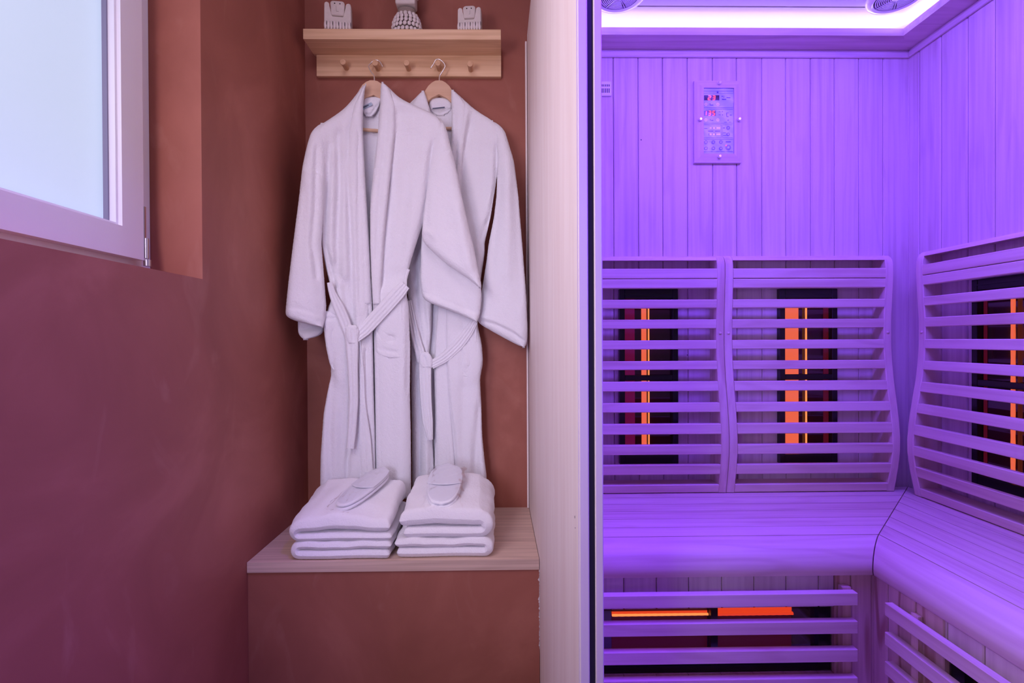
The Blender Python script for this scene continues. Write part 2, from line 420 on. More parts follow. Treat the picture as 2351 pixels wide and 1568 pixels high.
# front edge of the side wall: outer stile, gasket groove, inner stile
bx('outer_stile', M['post'], sc, 0.1062, 0.1206, YF-0.0005, YF+0.02, -0.95, ZT, 0.0015)
bx('door_gasket', M['rubber'], sc, 0.1208, 0.1290, YF+0.003, YF+0.02, -0.95, ZT)
bx('inner_stile', M['post'], sc, 0.1292, 0.1412, YF-0.0005, YF+0.03, -0.95, ZT, 0.0015)
XI = 0.1420
bx('roof', M['post'], sc, 0.10, 1.36, 0.70, 1.78, ZT+0.001, ZT+0.02)
bx('door_header', M['hemlockX'], sc, 0.142, 1.36, 0.70, 0.735, 0.93, ZT)
bx('cabin_floor', M['hemlockX'], sc, 0.142, 1.34, YF, 1.64, -0.95, -0.93)
bx('outer_back', M['post'], sc, 0.142, 1.36, 1.645, 1.66, -0.95, ZT)
bx('outer_side', M['post'], sc, 1.345, 1.36, YF, 1.645, -0.95, ZT)
# small dark knots in the timber
def knot(p, ax, r):
    q = MB(); q.ell(p, 0.0004 if ax == 'X' else r*0.8, r*0.8 if ax == 'X' else 0.0004, r, 12, 6); q.build('knot', M['dot'], sc, smooth=60)
for (px, py, r) in ((1320, 1187, 0.0022), (1321, 1212, 0.0011)):
    Y_ = 0.74
    for _ in range(30):
        P_ = hp(px, py, 'Y', Y_); Y_ += (sx(Y_)-P_[0])*3.0
    knot((sx(Y_)-0.0001, Y_, hp(px, py, 'Y', Y_)[2]), 'X', r)
for (px, py, r) in ((1472, 321, 0.0022), (1578, 815, 0.0020)):
    knot(hp(px, py, 'Y', YW-0.0001), 'Y', r)
# planks
ZM = 0.9086
PZ0 = -0.93
def plankX(x0, x1, y, z0, z1, parent, mat=None, name='plank', ft=0.012, g=0.0007):
    p = [(x0+g, y+0.0025), (x0+g+0.0022, y), (x1-g-0.0022, y), (x1-g, y+0.0025), (x1-g, y+ft), (x0+g, y+ft)]
    MB().prism(p, 'Z', z0, z1).build(name, mat or M['hemlockZ'], parent)
def plankY(y0, y1, x, z0, z1, parent, mat=None, name='plank', ft=0.012, g=0.0012, sgn=1):
    p = [(x+sgn*0.0025, y0+g), (x, y0+g+0.0022), (x, y1-g-0.0022), (x+sgn*0.0025, y1-g), (x+sgn*ft, y1-g), (x+sgn*ft, y0+g)]
    MB().prism(p, 'Z', z0, z1).build(name, mat or M['hemlockZ'], parent)
bx('wall_backing', M['dark_gap'], sc, XI, XW+0.02, YW+0.0125, YW+0.02, PZ0, ZT-0.001)
bx('wall_backing', M['dark_gap'], sc, XW+0.0125, XW+0.02, YF+0.01, YW+0.012, PZ0, ZT-0.001)
xs = [0.355, 0.4355, 0.5147, 0.5954, 0.6776, 0.7557, 0.8381, 0.9165, 0.9977, 1.0763, 1.1563, 1.2365, 1.3204]
xs = [0.142, 0.195, 0.275]+xs
for i in range(len(xs)-1):
    plankX(xs[i], xs[i+1], YW, PZ0, 0.95, sc)
ys = [1.6211, 1.5785, 1.499, 1.412, 1.333]
while ys[-1] > YF+0.08: ys.append(ys[-1]-0.0797)
ys.append(YF+0.011)
for i in range(len(ys)-1):
    plankY(ys[i+1], ys[i], XW, PZ0, 0.95, sc)
MB().prism([(1.3175, 1.6176), (1.3305, 1.6176), (1.3305, 1.6315), (1.3175, 1.6315)], 'Z', PZ0, 0.93).build('corner_bead', M['hemlockZ'], sc)
# crown moulding under the soffit
ZS = 0.932
bx('crown_moulding', M['hemlockX'], sc, XI+0.003, XW, YW-0.010, YW-0.0003, ZM, ZS-0.006, 0.002)
bx('crown_moulding', M['hemlockX'], sc, XI+0.003, XW, YW-0.006, YW-0.0003, ZS-0.0055, ZS-0.0003)
bx('crown_moulding', M['hemlockY'], sc, XW-0.010, XW-0.0003, YF+0.03, YW-0.0105, ZM, ZS-0.006, 0.002)
bx('crown_moulding', M['hemlockY'], sc, XW-0.006, XW-0.0003, YF+0.03, YW-0.0105, ZS-0.0055, ZS-0.0003)
# soffit ring with light channel
DS = 0.0854; TS = 0.0225
SM = M['soffit']
def soff(p, name='soffit_board'):
    MB().prism(p, 'Z', ZS, ZS+TS).build(name, SM, sc)
xa, xb, ya, yb = XI+0.003, XW-0.0003, YF+0.04, YW-0.0003
soff([(xa, yb), (xb, yb), (XW-DS, YW-DS), (xa+DS, YW-DS)])
soff([(xb, yb), (xb, ya), (XW-DS, ya+DS), (XW-DS, YW-DS)])
soff([(xa, ya), (xa+DS, ya+DS), (xb-DS, ya+DS), (xb, ya)])
soff([(xa, ya), (xa, yb), (xa+DS, YW-DS), (xa+DS, ya+DS)])
ZC = 0.9895
bx('ceiling_panel', M['ceil_board'], sc, 0.275, XW-0.132, ya+0.12, 1.486, ZC-0.001, ZC+0.012)
q = MB(); q.box(xa, xb, 1.4935, yb, ZC, ZC+0.012); q.box(XW-0.125, xb, ya, 1.4935, ZC, ZC+0.012)
q.box(xa, 0.2675, ya, 1.4935, ZC, ZC+0.012); q.box(0.2675, XW-0.125, ya, ya+0.1125, ZC, ZC+0.012)
q.build('ceiling_border', M['ceil_board'], sc)
bx('ceiling_backing', M['dark_gap'], sc, xa, xb, ya, yb, ZC+0.0125, ZC+0.018)
ls = thing('light_strip', 'violet-white glowing light strip running round the sauna ceiling recess', 'light', (0.7, 1.2, ZS+TS))
zz = ZS+TS
q = MB(); q.box(xa+0.05, XW-0.05, YW-0.052, YW-0.044, zz+0.0005, zz+0.012)
q.build('light_bar', M['led'], ls)
q = MB(); q.box(XW-0.052, XW-0.044, ya+0.05, YW-0.053, zz+0.0005, zz+0.012)
q.build('light_bar', M['led'], ls)
q = MB(); q.box(xa+0.05, XW-0.05, ya+0.044, ya+0.052, zz+0.0005, zz+0.012)
q.build('light_bar', M['led'], ls)
q = MB(); q.box(xa+0.044, xa+0.052, ya+0.055, YW-0.055, zz+0.0005, zz+0.012)
q.build('light_bar', M['led'], ls)

# speakers in the ceiling
def speaker(cx, cy, label):
    t = thing('ceiling_speaker', label, 'speaker', (cx, cy, ZC-0.001), group=None)
    R = 0.076; zt = ZC-0.0012
    prof = [(R, 0), (R, -0.007), (R-0.005, -0.0125), (R-0.014, -0.0140), (R-0.019, -0.0100), (R-0.020, 0)]
    rings = [[(cx+r*math.cos(a), cy+r*math.sin(a), zt+z) for a in [2*math.pi*k/64 for k in range(64)]] for r, z in prof]
    MB().loft(rings, cap=False, closed=True).build('rim', M['white_plastic'], t, smooth=40)
    g = MB()
    for i in range(9):
        r = 0.0515-i*0.0050
        if r < 0.012: break
        for s in range(6):
            a0 = s*math.pi/3+0.10; a1 = (s+1)*math.pi/3-0.10
            n = 10
            rg = []
            for k in range(n+1):
                a = a0+(a1-a0)*k/n
                rg.append([(cx+(r+dr)*math.cos(a), cy+(r+dr)*math.sin(a), zt-0.0075+dz) for dr, dz in ((-0.0013, 0), (0.0013, 0), (0.0013, -0.0025), (-0.0013, -0.0025))])
            g.loft(rg)
    for s in range(6):
        a = s*math.pi/3
        d = Vector((math.cos(a), math.sin(a), 0)); p = Vector((cx, cy, zt-0.0095))
        g.tube([p+d*0.010, p+d*0.0545], 0.0014, 6)
    for k in range(1):
        g.ell((cx, cy, zt-0.009), 0.014, 0.014, 0.003, 20, 6)
    g.build('grille', M['white_plastic'], t, smooth=40)
    rings = [[(cx+r*math.cos(a), cy+r*math.sin(a), zt-z) for a in [2*math.pi*k/40 for k in range(40)]] for r, z in ((0.0555, 0.0005), (0.0555, 0.003), (0.02, 0.0025))]
    MB().loft(rings).build('cone', M['black_metal'], t, smooth=40)
speaker(0.332, 1.4345, 'round white ceiling speaker beside the wooden door jamb, left of the two')
speaker(1.136, 1.4345, 'round white ceiling speaker near the back right corner of the sauna ceiling')

# ------------------------------------------------------------------ sauna benches
ZBE = -0.4828
DB = 0.4008
def mitreX(side):
    """clip helper: returns x limit on the mitre line for a depth d from the walls"""
    return None
b1 = thing('sauna_bench', 'long violet-lit slatted sauna bench along the back wall', 'bench', (0.6, 1.4, -0.93))
b2 = thing('sauna_bench', 'slatted sauna bench along the right wall, cut off by the right picture edge', 'bench', (1.1, 1.1, -0.93))
step = (DB-0.0)/6.72
g = 0.0012
edges = [0.012]+[DB-step*k for k in range(6, -1, -1)]
edges = sorted(edges)
TB = 0.018; MG = 0.0016
for i in range(len(edges)-1):
    d0, d1 = edges[i]+g, edges[i+1]-g
    # back bench slat: from the left wall to the mitre
    def fr(d): return XW-d-MG
    b = MB(); p = [(XI+0.004, YW-d0), (fr(d0), YW-d0), (fr(d1), YW-d1), (XI+0.004, YW-d1)]
    b.prism(p, 'Z', ZBE-TB, ZBE); b.build('slat', M['slatX'], b1)
    b = MB(); p = [(XW-d0, YF+0.012), (XW-d0, YW-d0-MG), (XW-d1, YW-d1-MG), (XW-d1, YF+0.012)]
    b.prism(p, 'Z', ZBE-TB, ZBE); b.build('slat', M['slatY'], b2)
# bullnose fronts
prof = [(DB+0.0012, ZBE-0.0005)]
for (d, z) in ((.412, -.4840), (.424, -.4885), (.436, -.4955), (.4455, -.5045), (.4525, -.515), (.4570, -.527), (.4590, -.5385), (.4580, -.5490), (.4530, -.5585), (.4450, -.5620), (.4300, -.5630), (.4020, -.5630)):
    prof.append((d, z))
def roll(parent, mat, back):
    A = []; B = []
    b = MB()
    for d, z in prof:
        if back:
            A.append((XI+0.004, YW-d, z)); B.append((XW-d-MG, YW-d, z))
        else:
            A.append((XW-d, YF+0.012, z)); B.append((XW-d, YW-d-MG, z))
    b.loft([A, B]); b.build('bullnose', mat, parent, smooth=30)
roll(b1, M['slatX'], True); roll(b2, M['slatY'], False)
# kick panels
DK = 0.4400
YK = YW-DK; XK = XW-0.4457
zk = -0.5635
HX1 = 0.7825; HZ0, HZ1 = -0.800, -0.6385
ks = [0.2025, 0.2795, 0.3572, 0.434, 0.513, 0.590, 0.667, 0.745, 0.8224]
kx = [XI+0.004]+ks
for i in range(len(kx)-1):
    x0, x1 = kx[i], kx[i+1]
    if x0 < HX1-0.01:
        xe = min(x1, 0.99)
        plankX(x0, min(x1, HX1) if x1 > HX1 else x1, YK, HZ1, zk, b1, name='kick_board')
        plankX(x0, min(x1, HX1) if x1 > HX1 else x1, YK, -0.929, HZ0, b1, name='kick_board')
plankX(HX1, 0.8224, YK, -0.929, zk, b1, mat=M['pineZ'], name='kick_board')
plankX(0.8224, XK-0.001, YK, -0.929, zk, b1, mat=M['pineZ'], name='kick_board')
yk = [YK-0.002, YK-0.047]
while yk[-1] > YF+0.10: yk.append(yk[-1]-0.077)
yk.append(YF+0.013)
HY1 = 0.985
for i in range(len(yk)-1):
    y1, y0 = yk[i], yk[i+1]
    if y1 > HY1+0.005:
        plankY(max(y0, HY1), y1, XK, -0.929, zk, b2, mat=M['pineZ'], name='kick_board')
        if y0 < HY1:
            plankY(y0, HY1, XK, HZ1, zk, b2, name='kick_board'); plankY(y0, HY1, XK, -0.929, HZ0, b2, name='kick_board')
    else:
        plankY(y0, y1, XK, HZ1, zk, b2, name='kick_board'); plankY(y0, y1, XK, -0.929, HZ0, b2, name='kick_board')

# ------------------------------------------------------------------ infrared heaters
def vheater(u0, u1, z0, z1, back, label, band, line, dim=None, onright=False):
    """upright heater on the back wall (X,Y) or on the right wall (Y,X)"""
    def tr(u0_, u1_, d0, d1):       # d measured out from the wall
        if not onright: return (u0_, u1_, YW-d1, YW-d0)
        return (XW-d1, XW-d0, u0_, u1_)
    um = (u0+u1)/2
    c = (um, YW-0.01, z0) if not onright else (XW-0.01, um, z0)
    t = thing('infrared_heater', label, 'heater', c)
    def B(n, mt, a, b_, d0, d1, za, zb, bev=0.0):
        q = tr(a, b_, d0, d1); bx(n, mt, t, q[0], q[1], q[2], q[3], za, zb, bev)
    B('back_plate', M['black_glass'], u0+0.006, u1-0.006, 0.0005, 0.004, z0+0.005, z1-0.005)
    B('side_rail', M['black_metal'], u0, u0+0.017, 0.0005, 0.020, z0, z1, 0.001)
    B('side_rail', M['black_metal'], u1-0.017, u1, 0.0005, 0.020, z0, z1, 0.001)
    B('end_cap', M['black_metal'], u0+0.0172, u1-0.0172, 0.0005, 0.019, z1-0.030, z1, 0.001)
    B('end_cap', M['black_metal'], u0+0.0172, u1-0.0172, 0.0005, 0.019, z0, z0+0.030, 0.001)
    B('top_lip', M['steel'] if False else M['black_metal'], u0+0.0175, u1-0.0175, 0.0192, 0.0215, z1-0.017, z1-0.014)
    zm = -0.124
    B('middle_bar', M['black_metal'], u0+0.0172, u1-0.0172, 0.010, 0.019, zm-0.009, zm+0.009, 0.001)
    if dim: B('warm_plate', dim[2], dim[0], dim[1], 0.0042, 0.005, z0+0.032, z1-0.032)
    if band: B('tube_glow_band', band[2], band[0], band[1], 0.0052, 0.007, z0+0.032, z1-0.060, 0.0)  # emissive band imitates the tube mirrored in its reflector, no real plate
    for (a, r, hm) in line:
        q = MB()
        p = (a, YW-0.0085-r) if not onright else (XW-0.0085-r, a)
        n = 24; path = [(p[0], p[1], z0+0.032+(z1-z0-0.085)*k/n) for k in range(n+1)]
        q.tube(path, [r*(1.0 if k % 2 else 0.93) for k in range(n+1)], 8)
        q.build('heating_tube', hm, t, smooth=50)
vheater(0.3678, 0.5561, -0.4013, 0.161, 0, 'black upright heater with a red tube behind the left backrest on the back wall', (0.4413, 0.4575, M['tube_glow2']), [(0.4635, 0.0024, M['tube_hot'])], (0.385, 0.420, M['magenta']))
vheater(0.8852, 1.0720, -0.4029, 0.160, 0, 'black upright heater with a broad orange tube reflection behind the right backrest on the back wall', (0.9055, 0.9525, M['tube_glow2']), [(0.9745, 0.0030, M['tube_hot'])], (1.035, 1.052, M['dim_red']))
vheater(1.190, 1.3785, -0.4071, 0.160, 0, 'black upright heater with a glowing tube on the right wall, cut by the picture edge', None, [(1.270, 0.0048, M['tube_glow2'])], (1.348, 1.358, M['dim_red']), onright=True)
# floor heaters under the benches
def lheater(onright, u0, u1, label, mid, tubes):
    t = thing('infrared_heater', label, 'heater', ((u0+u1)/2, YK+0.03, HZ0) if not onright else (XK+0.03, (u0+u1)/2, HZ0))
    def B(n, mt, a, b_, d0, d1, za, zb, bev=0.0):
        if not onright: bx(n, mt, t, a, b_, YK+d0, YK+d1, za, zb, bev)
        else: bx(n, mt, t, XK+d0, XK+d1, a, b_, za, zb, bev)
    e = 0.0012
    B('back_plate', M['black_glass'], u0, u1, 0.030, 0.034, HZ0+e, HZ1-e)
    B('side_rail', M['black_metal'], u0+e, u0+0.022, 0.0135, 0.0298, HZ0+e, HZ1-e)
    B('side_rail', M['black_metal'], u1-0.030, u1-e, 0.0135, 0.0298, HZ0+e, HZ1-e)
    B('edge_rail', M['black_metal'], u0+0.0222, u1-0.0302, 0.0135, 0.0298, HZ0+e, HZ0+0.016)
    if mid: B('middle_bar', M['black_metal'], mid, mid+0.0167, 0.010, 0.0298, HZ0+0.0162, HZ1-e)
    for (a, b_, z, mt, r) in tubes:
        q = MB(); n = max(3, int((b_-a)/0.008))
        path = [((a+(b_-a)*k/n, YK+0.0225, z) if not onright else (XK+0.0225, a+(b_-a)*k/n, z)) for k in range(n+1)]
        q.tube(path, [r*(1.0 if k % 2 else 0.9) for k in range(n+1)], 8)
        q.build('heating_tube', mt, t, smooth=50)
        B('warm_plate', M['dim_red2'], a, b_, 0.0285, 0.0296, z-0.10, z+0.022)
        if mt is M['tube_glow']: B('tube_glow_band', M['tube_glow'], a, b_, 0.0272, 0.0284, z-0.004, z+0.012)  # emissive strip imitates the glow behind the tube
        else: B('tube_glow_band', M['tube_glow'], a, b_, 0.0272, 0.0284, z-0.004, z+0.006)
lheater(False, XI+0.02, HX1, 'long black heater with glowing orange tube under the back bench', 0.4902, [(0.2558, 0.4885, -0.6655, M['tube_hot'], 0.0030), (0.5085, 0.695, -0.6660, M['tube_glow'], 0.0040)])
lheater(True, YF+0.03, HY1, 'black heater under the right-hand bench, only partly in view', None, [(YF+0.06, 0.85, -0.6655, M['tube_hot'], 0.0030)])
MB().box(XK-0.0020, XK+0.010, YK-0.0034, YK+0.010, -0.929, zk-0.0005).build('corner_bead', M['pineZ'], b1)
# slatted guards in front of the floor heaters
YG0, YG1 = 1.145, 1.163
tg = thing('heater_guard', 'horizontal slat guard before the glowing heater under the back bench', 'heater guard', (0.5, 1.15, -0.93))
tr_ = thing('heater_guard', 'horizontal slat guard under the right-hand bench, running off the right edge', 'heater guard', (0.86, 0.9, -0.93))
for k in range(6):
    z1 = -0.5895-0.0655*k
    if z1-0.029 < -0.925: break
    bx('slat', M['slatX'], tg, XI+0.004, 0.8142, YG0, YG1, z1-0.029, z1, 0.0012)
    bx('slat', M['slatY'], tr_, XW-0.4748, XW-0.4568, YF+0.012, 1.104, z1-0.029, z1, 0.0012)
for x in (0.162, 0.500, 0.7905):
    bx('batten', M['pineZ'], tg, x, x+0.020, YG1+0.0003, YK-0.0005, -0.929, -0.585) if x != 0.5 else None
for y in (YF+0.03, 1.035):
    bx('batten', M['pineZ'], tr_, XW-0.4565, XK-0.0005, y, y+0.020, -0.929, -0.585)

# ------------------------------------------------------------------ backrests
PZ = [(0.264, 0.030), (0.262, 0.040), (0.255, 0.050), (0.2450, 0.0560), (0.234, 0.0590), (0.200, 0.060), (0.120, 0.0555), (0.050, 0.0510), (-0.020, 0.0515), (-0.070, 0.0545),
      (-0.130, 0.0620), (-0.190, 0.0720), (-0.250, 0.0820), (-0.310, 0.0876), (-0.350, 0.0870), (-0.400, 0.0800), (-0.440, 0.0715), (-0.4805, 0.063)]
pz = np.array([p[0] for p in PZ][::-1]); pd = np.array([p[1] for p in PZ][::-1])
def prd(z): return float(np.interp(z, pz, pd))
zsl = [(.2203, .1895), (.1877, .1592), (.1239, .0968), (.0615, .0330), (-.0037, -.0322), (-.0689, -.0961), (-.1328, -.1627), (-.1981, -.2266), (-.2620, -.2933), (-.3260, -.3559), (-.3886, -.4200)]
def backrest(u0, u1, label, onright=False):
    um = (u0+u1)/2
    t = thing('backrest', label, 'backrest', (um, YW-0.04, ZBE) if not onright else (XW-0.04, um, ZBE))
    def V(u, d, z): return (u, YW-d, z) if not onright else (XW-d, u, z)
    wr = 0.0245
    mw = M['slatZ']; ml = M['slatX'] if not onright else M['slatY']
    prf = [(0.0006, 0.264)]+[(d, z) for z, d in [(a, b) for a, b in zip(pz[::-1], pd[::-1])]]+[(0.0006, -0.4805)]
    for (a, b_) in ((u0, u0+wr), (u1-wr, u1)):
        e = 0.002
        q = MB()
        # edge-rounded rail: three section widths
        R = []
        for (uu, ins) in ((a, e), (a+e, 0), (b_-e, 0), (b_, e)):
            R.append([V(uu, max(0.0006, d-(ins if d > 0.01 else 0)), z) for d, z in prf])
        q.loft(R); rail = q.build('rail', mw, t, smooth=35)
        # peg cover
        q = MB(); c = V((a+b_)/2, prd(0.018)+0.0005, 0.018)
        q.ell(c, 0.0045 if not onright else 0.003, 0.003 if not onright else 0.0045, 0.0045, 12, 6); q.build('cover_cap', ml, t, smooth=60)
    a, b_ = u0+wr+0.0003, u1-wr-0.0003
    def bar(z1, z0, th=0.016, name='slat', prot=0.0):
        d1, d0 = prd(z1)+prot, prd(z0)+prot
        p = [(d1-th, z1), (d1-0.002, z1), (d1, z1-0.002), (d0, z0+0.002), (d0-0.002, z0), (d0-th, z0)]
        q = MB(); q.loft([[V(a, d, z) for d, z in p], [V(b_, d, z) for d, z in p]]); q.build(name, ml, t, smooth=30)
    for (z1, z0) in zsl:
        bar(z1, z0)
    # top board: rounded over
    p = [(0.001, 0.2635), (0.030, 0.2635), (0.040, 0.2615), (0.050, 0.2545), (0.0555, 0.2465), (0.050, 0.2465), (0.036, 0.252), (0.001, 0.252)]
    q = MB(); q.loft([[V(a, d, z) for d, z in p], [V(b_, d, z) for d, z in p]]); q.build('top_board', ml, t, smooth=35)
    bar(-0.4540, -0.4800, 0.060, 'bottom_board')
backrest(0.1590, 0.6905, 'curved slatted backrest on the back wall, cut by the door jamb, left of its twin')
backrest(0.6920, 1.2236, 'curved slatted backrest on the back wall next to the inner corner, with orange heater behind')
backrest(0.989, 1.520, 'curved slatted backrest standing against the right wall of the sauna', onright=True)

# ------------------------------------------------------------------ control panel
cp = thing('control_panel', 'framed sauna control panel with red digits 23 and 135 on the back wall', 'control panel', (0.69, YW, 0.5678))
cx0, cx1, cz0, cz1 = 0.6136, 0.7663, 0.5678, 0.8309
ix0, ix1, iz0, iz1 = 0.6433, 0.7415, 0.5960, 0.8070
o = [(cx0, cz0), (cx1, cz0), (cx1, cz1), (cx0, cz1)]; i_ = [(ix0, iz0), (ix1, iz0), (ix1, iz1), (ix0, iz1)]
for k in range(4):
    a, b_, c_, d_ = o[k], o[(k+1) % 4], i_[(k+1) % 4], i_[k]
    q = MB()
    yo, yi = YW-0.010, YW-0.0135
    vs = [(a[0], YW-0.0004, a[1]), (b_[0], YW-0.0004, b_[1]), (c_[0], YW-0.0004, c_[1]), (d_[0], YW-0.0004, d_[1])]
    fs = [(a[0], yo, a[1]), (b_[0], yo, b_[1]), (c_[0], yi, c_[1]), (d_[0], yi, d_[1])]
    q.loft([vs, fs]); q.build('frame_board', M['hemlockZ'] if k % 2 else M['hemlockX'], cp)
bx('face_plate', M['panel_face'], cp, ix0+0.0004, ix1-0.0004, YW-0.0085, YW-0.0004, iz0+0.0004, iz1-0.0004)
fy = YW-0.0086
def pp(u, v):       # u,v in the zoomed view of the panel (1159x1568 for 170x230 px)
    P = hit(1560+u*170/1159, 170+v*230/1568, 'Y', YW); return float(P[0]), float(P[2])
def rect(name, u0, v0, u1, v1, mat, y=fy, th=0.0005):
    a = pp(u0, v0); b_ = pp(u1, v1)
    return bx(name, mat, cp, a[0], b_[0], y-th, y, b_[1], a[1])
rect('display', 368, 352, 606, 432, M['screen']); rect('display', 368, 590, 548, 672, M['screen'])
rect('socket', 716, 622, 748, 692, M['screen'])
rect('socket_tongue', 731, 634, 742, 682, M['white_plastic'], y=fy-0.0006)
q = MB()
def qb(u0, v0, u1, v1):
    a = pp(u0, v0); b_ = pp(u1, v1); q.box(a[0], b_[0], fy-0.0003, fy, b_[1], a[1])
for (u0, v0, u1, v1) in ((362, 285, 818, 292), (362, 320, 818, 324), (362, 541, 818, 547), (362, 567, 818, 573), (362, 786, 818, 791), (362, 808, 640, 813), (655, 808, 812, 813),
                         (362, 1010, 635, 1015), (655, 1010, 812, 1015), (632, 813, 637, 1010), (653, 813, 657, 1010), (362, 1034, 818, 1040), (362, 1226, 818, 1232),
                         (646, 408, 712, 424), (718, 382, 778, 398), (642, 362, 660, 376), (672, 358, 678, 392), (768, 655, 800, 667), (596, 604, 622, 610), (648, 600, 660, 614), (596, 654, 628, 662), (648, 650, 662, 666),
                         (680, 768, 725, 774), (752, 768, 788, 774), (704, 1070, 784, 1086), (430, 905, 510, 917), (540, 905, 620, 917), (372, 865, 420, 873), (664, 856, 692, 868), (664, 934, 712, 940), (664, 976, 712, 984),
                         (456, 476, 466, 512), (470, 500, 512, 512), (460, 720, 468, 750), (478, 738, 512, 750), (566, 296, 592, 318), (442, 946, 448, 976), (492, 946, 498, 976), (544, 946, 550, 976), (495, 852, 501, 870), (545, 852, 551, 870)):
    qb(u0, v0, u1, v1)
q.build('printed_marks', M['panel_line'], cp)
q = MB()
for (u0, v0, u1, v1) in ((455, 850, 490, 876), (505, 850, 538, 876), (560, 850, 622, 876), (455, 948, 488, 974), (505, 948, 538, 974), (556, 948, 622, 974)): qb(u0, v0, u1, v1)
q.build('indicator', M['white_plastic'], cp)
def disc(name, u, v, r, mat, y=fy, th=0.0012):
    a = pp(u, v); rr = r*170/1159*YW/F
    b = MB(); b.tube([(a[0], y, a[1]), (a[0], y-th, a[1])], rr, 20); return b.build(name, mat, cp, smooth=40)
for (u, v, r) in ((742, 862, 29), (742, 962, 27), (396, 1083, 29), (512, 1083, 28), (628, 1083, 28), (396, 1180, 29), (512, 1180, 29), (628, 1182, 28), (744, 1166, 42)):
    disc('button', u, v, r, M['button'])
    disc('button_mark', u, v, r*0.42, M['panel_face'], y=fy-0.00125, th=0.0002)
for (u, v) in ((396, 494), (582, 494), (396, 738), (582, 738)):
    disc('button', u, v, 26, M['white_plastic'], th=0.0007)
    a = pp(u, v); bx('button_mark', M['panel_line'], cp, a[0]-0.0014, a[0]+0.0014, fy-0.001, fy-0.0008, a[1]-0.0004, a[1]+0.0004)
disc('jack', 743, 740, 13, M['screen'], th=0.0007)
disc('lamp', 710, 1136, 9, M['digit'], th=0.0016)
# seven segment digits
SEG = {'1': 'bc', '2': 'abged', '3': 'abgcd', '5': 'afgcd'}
def digit(chx, u0, v0, u1, v1):
    b = MB(); t = 7.5; sl = 0.10
    vm = (v0+v1)/2
    def seg(ua, va, ub, vb):
        sh = lambda v: (vm-v)*sl
        if abs(va-vb) > abs(ua-ub):
            P = [(ua-t+sh(va), va), (ua+t+sh(va), va), (ub+t+sh(vb), vb), (ub-t+sh(vb), vb)]
        else:
            P = [(ua+sh(va), va-t), (ub+sh(vb), va-t), (ub+sh(vb), va+t), (ua+sh(va), va+t)]
        b.prism([pp(*p) for p in P], 'Y', fy-0.0012, fy-0.0006)
    S = {'a': (u0, v0, u1, v0), 'd': (u0, v1, u1, v1), 'g': (u0, vm, u1, vm), 'b': (u1, v0, u1, vm), 'c': (u1, vm, u1, v1), 'f': (u0, v0, u0, vm), 'e': (u0, vm, u0, v1)}
    for s in SEG[chx]:
        a = list(S[s])
        seg(*a)
    b.build('lit_digit', M['digit'], cp)
digit('2', 432, 364, 470, 424); digit('3', 502, 364, 536, 424)
digit('1', 376, 602, 402, 664); digit('3', 438, 602, 470, 664); digit('5', 500, 602, 532, 664)
for (u, v) in ((594, 180), (296, 745), (898, 745), (594, 1318)):
    a = pp(u, v)
    b = MB(); y = YW-0.0115
    b.tube([(a[0], y+0.001, a[1]), (a[0], y-0.004, a[1])], 0.0032, 16); b.tube([(a[0], y-0.004, a[1]), (a[0], y-0.009, a[1]), (a[0], y-0.0105, a[1])], [0.0050, 0.0050, 0.0038], 20)
    b.build('mounting_stud', M['chrome'], cp, smooth=40)
# wrinkled protective film over the face
P = np.zeros((16, 12, 3))
for a_ in range(16):
    for b_ in range(12):
        P[a_, b_] = (ix0+0.001+(ix1-ix0-0.002)*b_/11, YW-0.0115-0.0012*math.sin(a_*1.3+b_*0.9)-0.001*random.random(), iz0+0.001+(iz1-iz0-0.002)*a_/15)
MB().grid(P).build('protective_film', M['film'], cp, smooth=60)

# small vent plate at the door jamb
vt = thing('vent_plate', 'small white slotted plate on the back wall beside the door jamb', 'vent', (0.33, YW, 0.784))
bx('plate', M['white_plastic'], vt, 0.300, 0.3477, YW-0.007, YW-0.0004, 0.784, 0.8302, 0.0015)
for r_, (za, zb) in enumerate(((0.813, 0.820), (0.793, 0.807))):
    for k in range(6):
        x = 0.3385-k*0.0056
        bx('slot', M['dark_gap'], vt, x, x+0.0026, YW-0.0074, YW-0.0069, za, zb)

# ------------------------------------------------------------------ coat shelf with pegs
SX0, SX1 = -0.6690, -0.0076
SZ1, SZ0_ = 1.0437, 1.0090
sh = thing('coat_shelf', 'bamboo wall shelf with a peg rail above the bathrobes', 'shelf', (-0.34, 1.799, 0.933))
bx('shelf_board', M['bamboo'], sh, SX0, SX1, 1.692, 1.799, SZ0_, SZ1, 0.001)
bx('peg_rail', M['bamboo'], sh, -0.6590, SX1, 1.784, 1.799, 0.9335, SZ0_-0.0004, 0.001)
PEGS = []
for (px, py) in ((787, 142), (861, 144), (933, 144), (1005, 144), (1079, 146)):
    p = hp(px, py, 'Y', 1.742); PEGS.append(p)
    q = MB(); q.tube([(p[0], 1.7838, p[2]), (p[0], 1.765, p[2]), (p[0], 1.744, p[2]), (p[0], 1.742, p[2])], [0.0085, 0.0085, 0.0108, 0.0098], 20)
    q.build('peg', M['peg'], sh, smooth=40)

